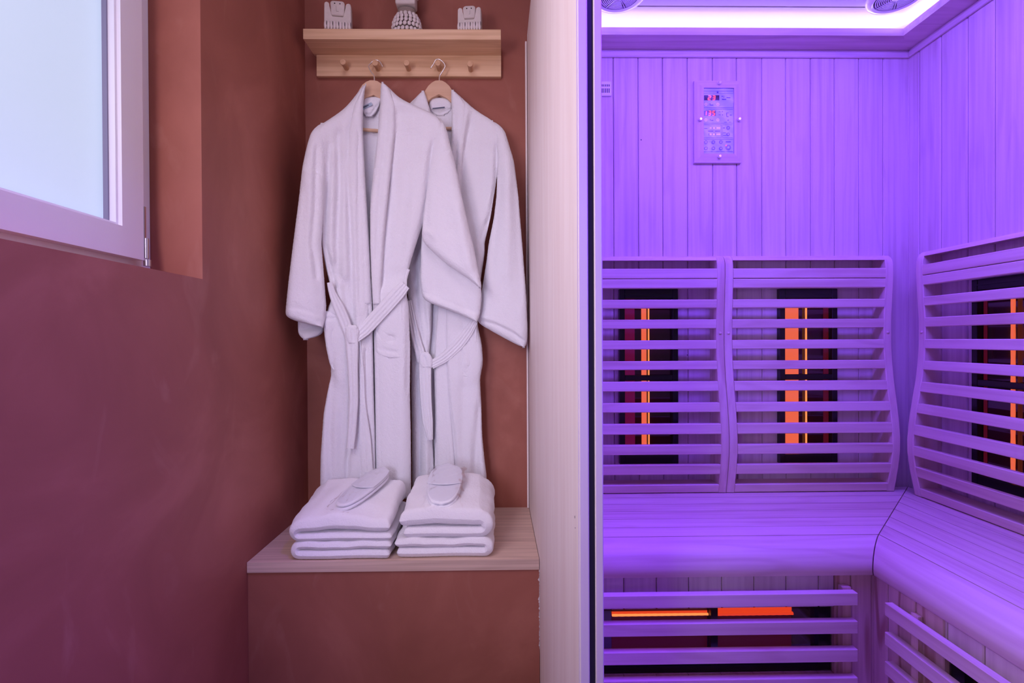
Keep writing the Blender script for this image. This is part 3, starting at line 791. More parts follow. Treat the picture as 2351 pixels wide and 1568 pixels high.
# carved figures on the shelf
def figure(px0, px1, ptop, label, turn):
    yc = 1.7235
    a = hp(px0, ptop, 'Y', yc); b_ = hp(px1, ptop, 'Y', yc)
    cx = (a[0]+b_[0])/2; wd = b_[0]-a[0]; zt = a[2]; z0 = SZ1+0.0004; hh = zt-z0
    t = thing('carved_figure', label, 'figurine', (cx, yc, z0))
    dp = 0.017
    h = wd/2
    zb = z0+hh*0.50
    R = 0.014
    # body with two raised arms: outline polygon
    pts = [(-h*0.94, z0), (-h*0.92, zt-0.010)]
    for k in range(5):
        an = math.pi-k*math.pi/4
        pts.append((-h*0.92+0.0075+0.0075*math.cos(an), zt-0.010+0.0075*math.sin(an)))
    pts += [(-h*0.92+0.0155, zt-0.016), (-h*0.45, zb+0.004), (-h*0.38, zb), (h*0.38, zb), (h*0.45, zb+0.004), (h*0.92-0.0155, zt-0.016)]
    for k in range(5):
        an = math.pi-k*math.pi/4
        pts.append((h*0.92-0.0075+0.0075*math.cos(an), zt-0.010+0.0075*math.sin(an)))
    pts += [(h*0.94, z0)]
    cleaned = [pts[0]]
    for p in pts[1:]:
        if (abs(p[0]-cleaned[-1][0])+abs(p[1]-cleaned[-1][1])) > 0.0004: cleaned.append(p)
    rt = Matrix.Rotation(turn, 3, 'Z')
    def T(v): 
        v = rt @ Vector(v); return (cx+v.x, yc+v.y, v.z)
    q = MB()
    cz = sum(p[1] for p in cleaned)/len(cleaned)
    rings = []
    for (y, s_) in ((-dp, 0.0016), (-dp+0.002, 0), (dp-0.002, 0), (dp, 0.0016)):
        rings.append([T((p[0]-math.copysign(s_, p[0]), y, p[1]-(s_ if p[1] > zb-0.001 else 0))) for p in cleaned])
    q.loft(rings); q.build('body', M['stone'], t, smooth=40)
    # head
    q = MB(); hw = h*0.50; hz0 = zb-0.004+0.006; hz1 = zt+0.001
    rings = []
    for k, (y, s_) in enumerate(((-dp-0.004, 0.003), (-dp-0.002, 0.0008), (-dp, 0), (dp-0.004, 0), (dp-0.001, 0.003))):
        w_ = hw-s_; rad = 0.009; ring = []
        for (sx_, sz_, a0) in ((1, 1, 0), (-1, 1, 90), (-1, -1, 180), (1, -1, 270)):
            rr = rad if sz_ > 0 else 0.004
            for an in (0, 30, 60, 90):
                A = math.radians(a0+an)
                ring.append(T((sx_*(w_*(0.90 if sz_ < 0 else 1)-rr)+rr*math.cos(A), y, (hz1-s_-rr if sz_ > 0 else hz0+s_+rr)+rr*math.sin(A))))
        rings.append(ring)
    q.loft(rings); hd = q.build('head', M['stone'], t, smooth=50)
    yf = -dp-0.0042
    for sx_ in (-1, 1):
        q = MB(); q.ell(T((sx_*hw*0.36, yf, hz1-0.0105)), 0.0022, 0.0012, 0.0022, 10, 6); q.build('eye', M['dot'], hd, smooth=60)
    q = MB()
    n0 = T((-hw*0.18, yf, hz1-0.018)); n1 = T((-hw*0.14, yf, hz0+0.012)); n2 = T((hw*0.20, yf, hz0+0.012))
    if turn < -0.05: n0 = T((hw*0.16, yf, hz1-0.018)); n1 = T((hw*0.12, yf, hz0+0.012)); n2 = T((-hw*0.02, yf, hz0+0.012))
    q.tube([n0, n1], 0.0005, 6); q.tube([n1, n2], 0.0005, 6); q.build('nose_line', M['groove_line'], hd, smooth=60)
    # bead fringe
    n = 9
    for k in range(n):
        x = -h*0.93+2*h*0.93*(k+0.5)/n
        q = MB(); q.ell(T((x, -dp-0.003, z0+0.017)), 0.0052, 0.0045, 0.0145+0.0008*(k % 2), 10, 8)
        q.build('fringe_bead', M['shell'], t, smooth=60)
        if k % 2 == 0:
            q = MB(); q.ell(T((x+0.0045, -dp-0.0062, z0+0.022)), 0.0010, 0.0012, 0.008, 8, 6); q.build('bead_slit', M['dot'], t, smooth=60)
figure(745, 809, 11, 'white carved figure with raised arms at the left end of the bamboo shelf', 0.14)
figure(1050, 1108, 22, 'white carved figure with raised arms at the right end of the bamboo shelf', -0.09)
# middle figure with shell skirt
t = thing('carved_figure', 'taller white carved head on a skirt of cowrie shells, middle of the shelf', 'figurine', (hp(934, 60, 'Y', 1.735)[0], 1.735, SZ1))
cx = hp(934, 60, 'Y', 1.735)[0]; yc = 1.735; z0 = SZ1+0.0004
rings = []
for (z, r) in ((0, 0.040), (0.03, 0.038), (0.055, 0.032), (0.066, 0.027)):
    rings.append([(cx+r*1.0*math.cos(a), yc+r*0.72*math.sin(a), z0+z) for a in [2*math.pi*k/24 for k in range(24)]])
MB().loft(rings).build('skirt_core', M['twine'], t, smooth=50)
for row, (z, r, n, ph) in enumerate(((0.010, 0.0475, 20, 0.5), (0.026, 0.0475, 20, 0), (0.0405, 0.0455, 19, 0.5), (0.054, 0.041, 17, 0), (0.066, 0.034, 14, 0.5))):
    for k in range(n):
        a = 2*math.pi*(k+ph)/n
        q = MB(); rot = Matrix.Rotation(a, 3, 'Z') @ Matrix.Rotation(-0.25, 3, 'Y')
        c = (cx+r*math.cos(a), yc+r*0.74*math.sin(a), z0+z)
        q.ell(c, 0.0045, 0.0068, 0.0082, 12, 8, rot)
        c2 = Vector(c)+rot @ Vector((0.0041, 0, 0)); q.tube([c2+rot @ Vector((0, 0.0006, -0.006)), c2+rot @ Vector((0.0004, 0, 0)), c2+rot @ Vector((0, -0.0006, 0.006))], [0.0004, 0.0011, 0.0004], 6)
        q.build('cowrie_shell', M['shell'], t, smooth=60)
q = MB()
for k in range(5):
    r = 0.030-0.0004*k; z = z0+0.0690+k*0.0042
    q.loft([[(cx+(r+0.0024*math.cos(b_))*math.cos(a), yc+(r*0.78+0.0024*math.cos(b_))*math.sin(a), z+0.0024*math.sin(b_)) for b_ in [2*math.pi*j/8 for j in range(8)]] for a in [2*math.pi*k2/32 for k2 in range(32)]], closed=True)
q.build('twine_wrap', M['twine'], t, smooth=60)
q = MB()
hx = 0.0340
hz0 = z0+0.0905
q.box(cx-hx, cx+hx, yc-0.030, yc+0.020, hz0+0.004, hz0+0.110, 0.006, 3)
hd = q.build('head', M['stone'], t, smooth=45)
q = MB(); q.tube([(cx-0.004, yc-0.0302, hz0+0.024), (cx+0.012, yc-0.0302, hz0+0.024)], 0.0006, 6); q.tube([(cx+0.012, yc-0.0302, hz0+0.024), (cx+0.012, yc-0.0302, hz0+0.062)], 0.0006, 6)
q.build('nose_line', M['groove_line'], hd)
for s_ in (-1, 1):
    q = MB(); q.ell((cx+s_*0.013, yc-0.030, hz0+0.078), 0.003, 0.0012, 0.003, 10, 6); q.build('eye', M['dot'], hd, smooth=60)
q = MB(); q.box(cx-hx-0.006, cx-hx+0.0005, yc-0.012, yc+0.006, hz0+0.035, hz0+0.07, 0.002); q.box(cx+hx-0.0005, cx+hx+0.006, yc-0.012, yc+0.006, hz0+0.035, hz0+0.07, 0.002)
q.build('ear', M['stone'], hd)

# ------------------------------------------------------------------ cloth
def ev(c, x, y):
    """fold displacement (positive = towards the room) at photo position arrays x,y"""
    kind, pts, wdt, dep = c[:4]; dep = dep*1.9
    ax = c[4] if len(c) > 4 else 'v'
    P = np.array(pts, float)
    if ax == 'v':
        t = y; cc = np.interp(y, P[:, 1], P[:, 0]); d = x-cc; lo, hi = P[0, 1], P[-1, 1]
    else:
        t = x; cc = np.interp(x, P[:, 0], P[:, 1]); d = y-cc; lo, hi = P[0, 0], P[-1, 0]
    fade = min(28.0, (hi-lo)*0.35)
    f = np.clip((t-lo)/fade+0.5, 0, 1)*np.clip((hi-t)/fade+0.5, 0, 1)
    f = f*f*(3-2*f)
    if kind == 'g': return -dep*np.exp(-(d/wdt)**2)*f                 # groove
    if kind == 'r': return dep*np.exp(-(d/wdt)**2)*f                  # ridge
    if kind == 's':                                                     # step: raised on the + side, melting away
        k = 1/(1+np.exp(np.clip(-d/(wdt*0.28), -40, 40)))
        return dep*f*(k*np.exp(-np.clip(d, 0, None)/(wdt*9)) - 0.35*np.exp(-((d+wdt*0.8)/wdt)**2))
    if kind == 'z':                                                     # step raised on the - side
        k = 1/(1+np.exp(np.clip(d/(wdt*0.28), -40, 40)))
        return dep*f*(k*np.exp(-np.clip(-d, 0, None)/(wdt*9)) - 0.35*np.exp(-((d-wdt*0.8)/wdt)**2))
    return 0
def cloth(name, parent, rows, yfun, T, folds=(), mat=None, res=3.0, vt=14.0, back=0.35, wave=0.0, wl=30, fuzz=0.0005, ph=0, er=None, label=None):
    """padded cloth panel: rows = (photo y, left x, right x); yfun = depth; T = half thickness"""
    A = np.array(rows, float)
    y0, y1 = A[0, 0], A[-1, 0]
    nv = max(4, int((y1-y0)/res)); nu = max(6, int((A[:, 2]-A[:, 1]).max()/res))
    yy = np.linspace(y0, y1, nv)
    xl = np.interp(yy, A[:, 0], A[:, 1]); xr = np.interp(yy, A[:, 0], A[:, 2])
    k = np.array([1, 2, 3, 2, 1.]); k /= k.sum()
    def sm(a):
        n = max(1, int(9/res))
        for _ in range(n): a = np.concatenate([a[:1], a[:1], np.convolve(a, k, 'valid'), a[-1:], a[-1:]])
        return a
    xl, xr = sm(xl), sm(xr)
    s = -np.cos(np.linspace(0, math.pi, nu))                            # denser at the sides
    s = 0.45*s+0.55*np.linspace(-1, 1, nu)
    Y, S = np.meshgrid(yy, s, indexing='ij')
    X = (xl+xr)[:, None]/2+(xr-xl)[:, None]/2*S
    half = np.maximum((xr-xl)[:, None]/2, 1)
    # rounded edge of fixed radius in px rather than a full pillow
    rad = np.minimum(er if er else 22.0, half)
    e = np.clip((1-np.abs(S))*half/rad, 0, 1)
    prof = np.sqrt(np.clip(1-(1-e)**2, 0, 1))
    ev_ = np.clip((Y-y0)/vt, 0, 1); eb = np.clip((y1-Y)/4.0, 0, 1)
    vend = np.sqrt(np.clip(1-(1-ev_)**2, 0, 1))*np.sqrt(np.clip(1-(1-eb)**2, 0, 1))
    D = np.zeros_like(X)
    for c in folds: D = D+ev(c, X, Y)
    if wave:
        D = D+2.2*wave*(np.sin(X/wl*2*math.pi+ph+0.004*(Y-y0)+0.8*np.sin(Y/170+ph))*0.6+np.sin(X/(wl*0.57)*2*math.pi+1.7*ph+0.9*np.sin(Y/230))*0.4)*np.clip((Y-y0)/160, 0, 1)
    rn = np.random.rand(*X.shape)-0.5
    Yb = yfun(X, Y)
    bul = T*prof*vend
    Yf = Yb-bul-D*np.clip(prof*1.2, 0, 1)*vend-fuzz*rn*2
    Pf = hit(X+(np.random.rand(*X.shape)-0.5)*0.8, Y, 'Y', Yf)
    Ybk = Yb+bul*back+0.0008
    Pb = hit(X, Y, 'Y', Ybk)
    # keep the back side physically behind the front, no wider
    rings = np.concatenate([Pf, Pb[:, ::-1]], axis=1)
    nvv, nn = rings.shape[:2]
    org = np.array(ORG[parent.name])
    V = (rings.reshape(-1, 3)-org)
    idx = np.arange(nvv*nn).reshape(nvv, nn)
    a = idx[:-1, :]; b = idx[1:, :]
    F_ = np.stack([a, b, np.roll(b, -1, 1), np.roll(a, -1, 1)], -1).reshape(-1, 4)
    faces = F_.tolist()+[idx[0].tolist(), idx[-1][::-1].tolist()]
    me = bpy.data.meshes.new(name); me.from_pydata(V.tolist(), [], faces); me.update()
    me.materials.append(mat or M['terry'])
    me.polygons.foreach_set('use_smooth', [True]*len(me.polygons))
    o = bpy.data.objects.new(name, me); COL.objects.link(o); o.parent = parent; ORG[o.name] = Vector(ORG[parent.name])
    if label: o['label'] = label
    return o
def strap(name, parent, pts, widths, yfun, th, mat, ribs=4, yoff=0.0, label=None):
    """ribbon along a photo path with stitched ribs"""
    P = np.array(pts, float)
    # resample smoothly
    seg = np.r_[0, np.cumsum(np.hypot(*np.diff(P, axis=0).T))]
    n = max(8, int(seg[-1]/3)); tt = np.linspace(0, seg[-1], n)
    X = np.interp(tt, seg, P[:, 0]); Y = np.interp(tt, seg, P[:, 1]); Wd = np.interp(tt, seg, widths)
    k = np.ones(7)/7
    def sm(a): return np.concatenate([a[:3], np.convolve(a, k, 'valid'), a[-3:]]) if len(a) > 10 else a
    X, Y = sm(sm(X)), sm(sm(Y))
    dx = np.gradient(X); dy = np.gradient(Y); L_ = np.hypot(dx, dy); nx, ny = -dy/L_, dx/L_
    m_ = 25; s = np.linspace(-1, 1, m_)
    XX = X[:, None]+nx[:, None]*Wd[:, None]/2*s; YY = Y[:, None]+ny[:, None]*Wd[:, None]/2*s
    base = yfun(X, Y)[:, None]+0*XX+yoff
    prof = np.clip((1-np.abs(s))/0.22, 0, 1); prof = np.sqrt(1-(1-prof)**2)
    rb = 0.0012*np.cos(s*math.pi*ribs)
    Yf = base-(th*prof)-rb*prof-(np.random.rand(*XX.shape)-0.5)*0.0005
    Pf = hit(XX, YY, 'Y', Yf); Pb = hit(XX, YY, 'Y', base+0.002+0.0*XX)
    rings = np.concatenate([Pf, Pb[:, ::-1]], axis=1)
    b = MB(); org = ORG[parent.name]
    b.loft([[tuple(v) for v in r] for r in rings])
    return b.build(name, mat, parent, smooth=60, label=label)

# depth of the two robes
def yA(x, y): return np.interp(x, [640, 700, 760, 860, 1000, 1110], [1.575, 1.600, 1.635, 1.668, 1.672, 1.660])
def yB(x, y): return np.interp(x, [900, 1000, 1100, 1215], [1.745, 1.742, 1.735, 1.715])
def off(f, d): return lambda x, y: f(x, y)+d
def offb(f, d, ya, yb): return lambda x, y: f(x, y)+d*np.clip((y-ya)/(yb-ya), 0, 1)**0.8
# ---- robe A
rA = thing('bathrobe', 'white terry bathrobe in front, hanging on the second peg, left robe', 'bathrobe', hp(860, 1140, 'Y', 1.66))
cloth('back_panel', rA, [(226, 838, 880), (240, 812, 940), (262, 785, 985), (300, 735, 1012), (420, 748, 990), (540, 750, 955), (650, 768, 925), (720, 760, 935), (900, 760, 935), (1135, 745, 938)],
      off(yA, 0.028), 0.006, res=5, wave=0.002, wl=40)
cloth('front_panel', rA, [(196, 832, 839), (212, 822, 836), (230, 808, 833), (245, 795, 832), (260, 777, 831), (275, 754, 831), (286, 737, 831), (296, 724, 831), (304, 718, 831), (330, 716, 832), (380, 726, 835), (450, 735, 839), (560, 738, 846), (600, 745, 849),
       (650, 757, 852), (680, 764, 853), (700, 756, 853), (716, 750, 854), (790, 749, 854), (855, 762, 855), (900, 752, 856), (950, 743, 858), (1050, 736, 860), (1148, 735, 861)],
      yA, 0.022, [('s', [(836, 225), (806, 300), (800, 380), (807, 500), (812, 620), (816, 760)], 6, 0.0065), ('g', [(777, 300), (780, 420), (772, 560), (775, 640)], 9, 0.007), ('g', [(757, 330), (752, 430), (745, 560), (770, 660)], 6, 0.006),
       ('g', [(826, 330), (822, 500), (826, 700)], 5, 0.003), ('r', [(765, 340), (762, 500), (765, 600)], 10, 0.004), ('g', [(790, 640), (796, 720), (802, 780)], 8, 0.004), ('r', [(790, 330), (792, 520), (795, 640)], 9, 0.003),
       ('g', [(816, 780), (812, 900), (806, 1000), (797, 1060), (796, 1148)], 6, 0.009), ('s', [(826, 790), (824, 900), (826, 1000), (834, 1148)], 5, 0.006), ('g', [(762, 860), (768, 900), (756, 1000), (765, 1148)], 10, 0.004),
       ('g', [(840, 800), (845, 900), (852, 1000), (853, 1148)], 4, 0.005), ('g', [(780, 880), (785, 960), (775, 1148)], 14, 0.003), ('z', [(748, 716), (770, 722), (790, 730)], 5, 0.003, 'h')],
      wave=0.0015, wl=46, er=26)
cloth('front_panel', rA, [(190, 876, 881), (205, 876, 897), (219, 875, 910), (228, 874, 922), (236, 873, 938), (250, 872, 970), (258, 871, 988), (264, 870, 1000), (278, 869, 1014), (300, 868, 1020), (340, 864, 1016), (400, 857, 1002), (450, 851, 990), (500, 850, 976), (540, 850, 962), (600, 852, 943), (640, 853, 932), (660, 854, 930),
       (700, 856, 938), (800, 859, 942), (900, 861, 941), (1000, 862, 943), (1145, 864, 944)],
      off(yA, -0.006), 0.022, [('s', [(908, 250), (905, 330), (895, 400), (886, 480), (880, 560), (875, 660)], 6, -0.0060), ('g', [(905, 310), (897, 400), (888, 480), (882, 560), (876, 660)], 4, 0.005), ('g', [(880, 330), (868, 450), (862, 600), (862, 680)], 5, 0.003),
       ('g', [(996, 320), (985, 400), (973, 500), (967, 540)], 7, 0.006), ('g', [(950, 300), (935, 420), (920, 540), (905, 640)], 18, 0.0035), ('r', [(975, 330), (955, 450), (930, 560), (918, 620)], 14, 0.003),
       ('g', [(925, 560), (905, 640), (900, 655)], 8, 0.003), ('g', [(900, 420), (893, 560), (888, 650)], 9, 0.003), ('g', [(938, 700), (937, 800), (936, 900)], 6, 0.003)],
      wave=0.0012, wl=60, ph=2, er=20)
cloth('sleeve', rA, [(282, 736, 760), (292, 724, 756), (304, 714, 752), (330, 706, 748), (360, 699, 747), (385, 694, 747), (450, 687, 744), (560, 673, 738), (600, 668, 741), (650, 662, 745), (700, 657, 749), (722, 655, 748), (730, 657, 747), (738, 680, 745), (746, 712, 744), (753, 735, 742)],
      offb(yA, -0.022, 285, 440), 0.024, [('s', [(690, 388), (720, 393), (750, 412)], 5, 0.004, 'h'), ('g', [(728, 330), (722, 480), (716, 560), (728, 640)], 7, 0.005), ('g', [(700, 430), (695, 560), (690, 680)], 12, 0.003), ('s', [(650, 706), (700, 716), (750, 733)], 4, 0.0015, 'h')],
      er=30, wave=0.0008, wl=50, vt=70)
cloth('inner_cuff', rA, [(728, 684, 743), (745, 684, 743), (760, 684, 743), (770, 686, 741), (776, 690, 728), (781, 696, 708)], off(yA, 0.022), 0.012, [('g', [(684, 758), (715, 750), (742, 745)], 8, 0.006, 'h')], er=20)
cloth('sleeve', rA, [(272, 1004, 1012), (284, 1000, 1020), (300, 998, 1026), (330, 994, 1033), (380, 988, 1046), (450, 978, 1060), (520, 970, 1076), (540, 968, 1080), (556, 972, 1085), (575, 990, 1089), (600, 1018, 1094), (620, 1045, 1098), (640, 1076, 1102), (655, 1094, 1106), (662, 1099, 1105)],
      offb(yA, -0.018, 275, 400), 0.024, [('s', [(1000, 380), (1020, 355), (1042, 340)], 5, 0.003, 'h'), ('g', [(1015, 400), (1020, 470), (1030, 540)], 20, 0.003), ('r', [(1050, 470), (1065, 560), (1080, 620)], 14, 0.004), ('g', [(983, 450), (978, 530)], 6, 0.004), ('r', [(962, 528), (985, 532), (1000, 548)], 8, 0.004, 'h')],
      er=26, vt=60)
cloth('inner_sleeve', rA, [(540, 968, 990), (560, 967, 1020), (600, 966, 1080), (640, 965, 1100), (664, 967, 1105), (684, 971, 1106), (692, 976, 1105), (702, 1004, 1104), (712, 1030, 1103), (724, 1062, 1101), (736, 1088, 1097), (741, 1093, 1096)],
      off(yA, 0.016), 0.018, [('s', [(965, 672), (1020, 694), (1100, 724)], 4, 0.0022, 'h'), ('g', [(985, 560), (990, 620), (1000, 680)], 16, 0.004), ('g', [(1040, 600), (1055, 660), (1075, 720)], 14, 0.004)], er=18)
# pockets
cloth('pocket', rA, [(686, 862, 924), (692, 860, 925), (816, 863, 926), (824, 890, 925)], off(yA, -0.022), 0.0085, [('g', [(868, 800), (890, 806), (922, 810)], 3, 0.0018, 'h'), ('g', [(917, 700), (918, 815)], 3, 0.0018), ('g', [(866, 760), (885, 775), (905, 778)], 7, 0.005, 'h'), ('g', [(870, 700), (885, 715)], 7, 0.005)], er=7)
cloth('pocket', rA, [(714, 741, 772), (722, 741, 790), (760, 744, 796), (800, 749, 798), (840, 758, 796), (853, 766, 793)], off(yA, -0.012), 0.010, [('g', [(741, 729), (775, 733)], 3, 0.0018, 'h'), ('g', [(768, 760), (772, 820), (768, 848)], 9, 0.005), ('g', [(756, 838), (795, 841)], 3, 0.002, 'h')], er=12)
# collar strips continuing down the opening
cloth('collar', rA, [(192, 838, 841), (205, 830, 838), (240, 812, 834), (300, 800, 833), (400, 804, 838), (500, 811, 844), (600, 816, 850), (700, 820, 853)], off(yA, -0.014), 0.016, [('g', [(822, 300), (822, 400), (828, 560), (832, 700)], 5, 0.003)], er=12, res=3)
cloth('collar', rA, [(188, 876, 880), (200, 874, 893), (240, 873, 908), (300, 868, 907), (400, 857, 896), (480, 850, 888), (560, 850, 880), (640, 853, 876), (700, 856, 874)], off(yA, -0.022), 0.016, [('g', [(888, 250), (884, 330), (872, 450), (864, 600)], 5, 0.003)], er=12, res=3)
cloth('front_band', rA, [(640, 838, 852), (720, 839, 855), (800, 837, 856), (900, 837, 858), (1000, 839, 861), (1146, 843, 863)], off(yA, -0.013), 0.010, [('g', [(846, 700), (846, 850), (851, 1000), (853, 1146)], 3, 0.0015)], er=7)
cloth('front_band', rA, [(670, 857, 874), (760, 860, 876), (900, 862, 878), (1143, 865, 882)], off(yA, -0.016), 0.009, er=7)
# neck loop and label
nk = cloth('neck_facing', rA, [(222, 836, 878), (240, 832, 872), (262, 834, 862), (268, 840, 856)], off(yA, 0.012), 0.006, [('g', [(832, 262), (850, 264), (868, 240)], 3, 0.003, 'h')], er=8, res=2.5)
def flat(name, parent, poly, Y, th, mat, label=None):
    pts = [hp(px, py, 'Y', Y) for px, py in poly]
    b = MB(); b.prism([(p[0], p[2]) for p in pts], 'Y', Y-th, Y); return b.build(name, mat, parent, label=label)
flat('neck_label', rA, [(829, 246), (852, 235), (856, 241), (834, 253)], 1.668, 0.001, M['label_cloth'], 'grey woven label')
flat('label_print', rA, [(832, 246), (846, 240), (847, 242), (833, 249)], 1.6668, 0.0006, M['ink'])
# belt
def bY(x, y): return yA(x, y)-0.030
strap('belt', rA, [(757, 648), (762, 672), (775, 700), (790, 735), (803, 772)], [13, 16, 24, 26, 24], bY, 0.006, M['belt'], 3)
strap('belt', rA, [(931, 654), (915, 672), (890, 700), (862, 730), (838, 757), (812, 778)], [24, 31, 32, 32, 30, 24], bY, 0.0075, M['belt'], 4, yoff=-0.004)
strap('belt_end', rA, [(806, 752), (808, 790), (810, 850), (812, 920), (808, 990), (804, 1030)], [30, 30, 24, 22, 20, 18], bY, 0.007, M['belt'], 3, yoff=-0.008)
cloth('belt_knot', rA, [(746, 798, 818), (752, 794, 824), (765, 793, 826), (780, 795, 824), (790, 800, 820)], off(bY, -0.010), 0.010, [('g', [(808, 755), (812, 785)], 4, 0.003)], er=12, res=2)
strap('belt_end', rA, [(824, 775), (830, 850), (832, 930), (842, 1010), (846, 1085)], [8, 12, 15, 20, 22], bY, 0.006, M['belt'], 2, yoff=0.004)
strap('belt_loop', rA, [(938, 618), (930, 640), (932, 672), (928, 690)], [7, 7, 7, 6], bY, 0.004, M['belt'], 1, yoff=0.012)
# ---- robe B
rB = thing('bathrobe', 'white terry bathrobe behind, hanging on the fourth peg, right robe', 'bathrobe', hp(1030, 1140, 'Y', 1.735))
cloth('back_panel', rB, [(236, 985, 1036), (262, 975, 1060), (300, 930, 1140), (420, 935, 1120), (600, 940, 1095), (740, 945, 1088), (900, 948, 1090), (1135, 950, 1105)], off(yB, 0.020), 0.005, res=5)
cloth('front_panel', rB, [(208, 968, 974), (222, 957, 978), (238, 940, 983), (250, 925, 987), (262, 908, 990), (300, 900, 1002), (420, 905, 1018), (560, 925, 1012), (640, 933, 1006), (700, 938, 992), (760, 942, 990), (830, 944, 984), (900, 944, 986), (960, 945, 990), (1060, 946, 996), (1145, 946, 998)],
      yB, 0.016, [('s', [(972, 640), (975, 700), (990, 800)], 5, 0.004), ('g', [(955, 620), (958, 700), (968, 780)], 5, 0.005), ('g', [(960, 860), (964, 960), (962, 1145)], 5, 0.005), ('r', [(975, 860), (975, 960), (980, 1145)], 7, 0.003)], er=14, wave=0.001, wl=30)
cloth('front_panel', rB, [(208, 1036, 1043), (215, 1036, 1050), (230, 1036, 1066), (250, 1037, 1088), (262, 1037, 1106), (280, 1037, 1136), (300, 1037, 1150), (330, 1035, 1150), (400, 1026, 1142), (500, 1016, 1126), (560, 1012, 1112), (580, 1011, 1113), (640, 1010, 1104), (700, 1008, 1096), (745, 1004, 1096), (790, 1000, 1106),
       (830, 996, 1109), (870, 997, 1102), (930, 999, 1105), (1000, 999, 1107), (1060, 998, 1113), (1090, 998, 1117), (1145, 1000, 1118)],
      off(yB, -0.004), 0.017, [('s', [(1078, 255), (1068, 320), (1058, 400), (1050, 500)], 6, -0.005), ('g', [(1080, 280), (1068, 330), (1055, 420), (1050, 520)], 6, 0.005), ('g', [(1050, 240), (1046, 330), (1040, 420)], 6, 0.003),
       ('g', [(1140, 330), (1140, 420), (1125, 500), (1116, 560)], 6, 0.006), ('g', [(1110, 330), (1105, 450), (1100, 560)], 14, 0.003), ('g', [(1122, 500), (1105, 560), (1112, 580)], 8, 0.005), ('r', [(1118, 520), (1108, 560)], 6, 0.004), ('s', [(1022, 700), (1024, 800), (1030, 900), (1045, 1000), (1050, 1145)], 5, 0.005),
       ('g', [(1022, 700), (1020, 800), (1026, 900), (1036, 1000), (1048, 1145)], 5, 0.006), ('g', [(1060, 880), (1062, 1000), (1068, 1145)], 10, 0.003), ('g', [(1100, 930), (1095, 1000), (1085, 1145)], 8, 0.004), ('g', [(1080, 880), (1078, 960), (1100, 1145)], 10, 0.003)],
      er=18, wave=0.0012, wl=44, ph=1)
cloth('sleeve', rB, [(276, 1118, 1132), (286, 1124, 1146), (300, 1134, 1159), (330, 1140, 1168), (370, 1143, 1180), (450, 1140, 1190), (500, 1134, 1194), (560, 1122, 1199), (600, 1117, 1202), (650, 1109, 1206), (700, 1101, 1209), (735, 1094, 1210), (744, 1100, 1211), (756, 1122, 1211), (770, 1146, 1211), (784, 1172, 1210), (793, 1190, 1208), (799, 1199, 1205)],
      offb(yB, -0.014, 280, 420), 0.020, [('r', [(1165, 360), (1165, 500), (1160, 640)], 14, 0.003), ('g', [(1150, 400), (1140, 520), (1128, 640)], 8, 0.003), ('g', [(1185, 420), (1190, 560), (1192, 700)], 10, 0.003), ('z', [(1092, 728), (1140, 742), (1180, 762), (1210, 784)], 4, 0.004, 'h')], er=24, wave=0.0006, wl=40, vt=70)
cloth('collar', rB, [(206, 1036, 1042), (215, 1036, 1050), (240, 1037, 1072), (300, 1037, 1070), (360, 1031, 1062), (440, 1022, 1054), (560, 1012, 1046)], off(yB, -0.012), 0.012, [('g', [(1052, 250), (1050, 330), (1040, 460)], 5, 0.003)], er=10)
cloth('collar', rB, [(208, 968, 974), (222, 957, 978), (240, 945, 984), (256, 940, 988), (270, 945, 992), (320, 955, 1002), (400, 975, 1015)], off(yB, -0.012), 0.010, er=9)
cloth('front_band', rB, [(640, 1009, 1030), (720, 1005, 1027), (800, 998, 1026), (900, 1000, 1031), (1000, 1001, 1040), (1146, 1003, 1050)], off(yB, -0.012), 0.009, er=7)
cloth('neck_facing', rB, [(224, 988, 1036), (240, 984, 1038), (256, 988, 1036), (262, 996, 1026), (266, 1002, 1020)], off(yB, 0.014), 0.006, [('g', [(985, 252), (1010, 261), (1036, 250)], 3, 0.003, 'h')], er=8, res=2.5)
flat('label_print', rB, [(993, 248), (1021, 245), (1021, 248), (993, 251)], 1.7425, 0.0006, M['ink'], 'dark printed line on the neck label')
cloth('pocket', rB, [(728, 1030, 1092), (736, 1030, 1096), (800, 1030, 1097), (850, 1030, 1093), (862, 1050, 1091), (870, 1080, 1090)], off(yB, -0.016), 0.008, [('g', [(1032, 848), (1060, 856), (1092, 862)], 3, 0.002, 'h'), ('g', [(1085, 750), (1084, 860)], 3, 0.002), ('g', [(1040, 735), (1052, 790), (1060, 830)], 8, 0.006), ('r', [(1060, 790), (1070, 840)], 8, 0.004)], er=7)
def bYB(x, y): return yB(x, y)-0.022
strap('belt', rB, [(938, 690), (945, 730), (955, 780), (970, 830)], [12, 16, 22, 26], bYB, 0.006, M['belt'], 3)
strap('belt', rB, [(1090, 737), (1075, 762), (1052, 792), (1020, 822), (990, 838)], [16, 24, 26, 24, 20], bYB, 0.007, M['belt'], 4, yoff=-0.003)
strap('belt_end', rB, [(976, 822), (976, 870), (978, 920), (982, 970), (988, 1010)], [30, 28, 26, 24, 12], bYB, 0.007, M['belt'], 4, yoff=-0.006)
cloth('belt_knot', rB, [(808, 968, 984), (816, 962, 990), (830, 961, 995), (845, 964, 992)], off(bYB, -0.008), 0.009, [('g', [(972, 815), (978, 842)], 4, 0.003)], er=10, res=2)
# left sleeve of the rear robe, behind the front robe
cloth('sleeve', rB, [(300, 905, 930), (340, 890, 930), (450, 885, 930), (600, 880, 930), (700, 880, 925)], off(yB, 0.004), 0.012, res=6)

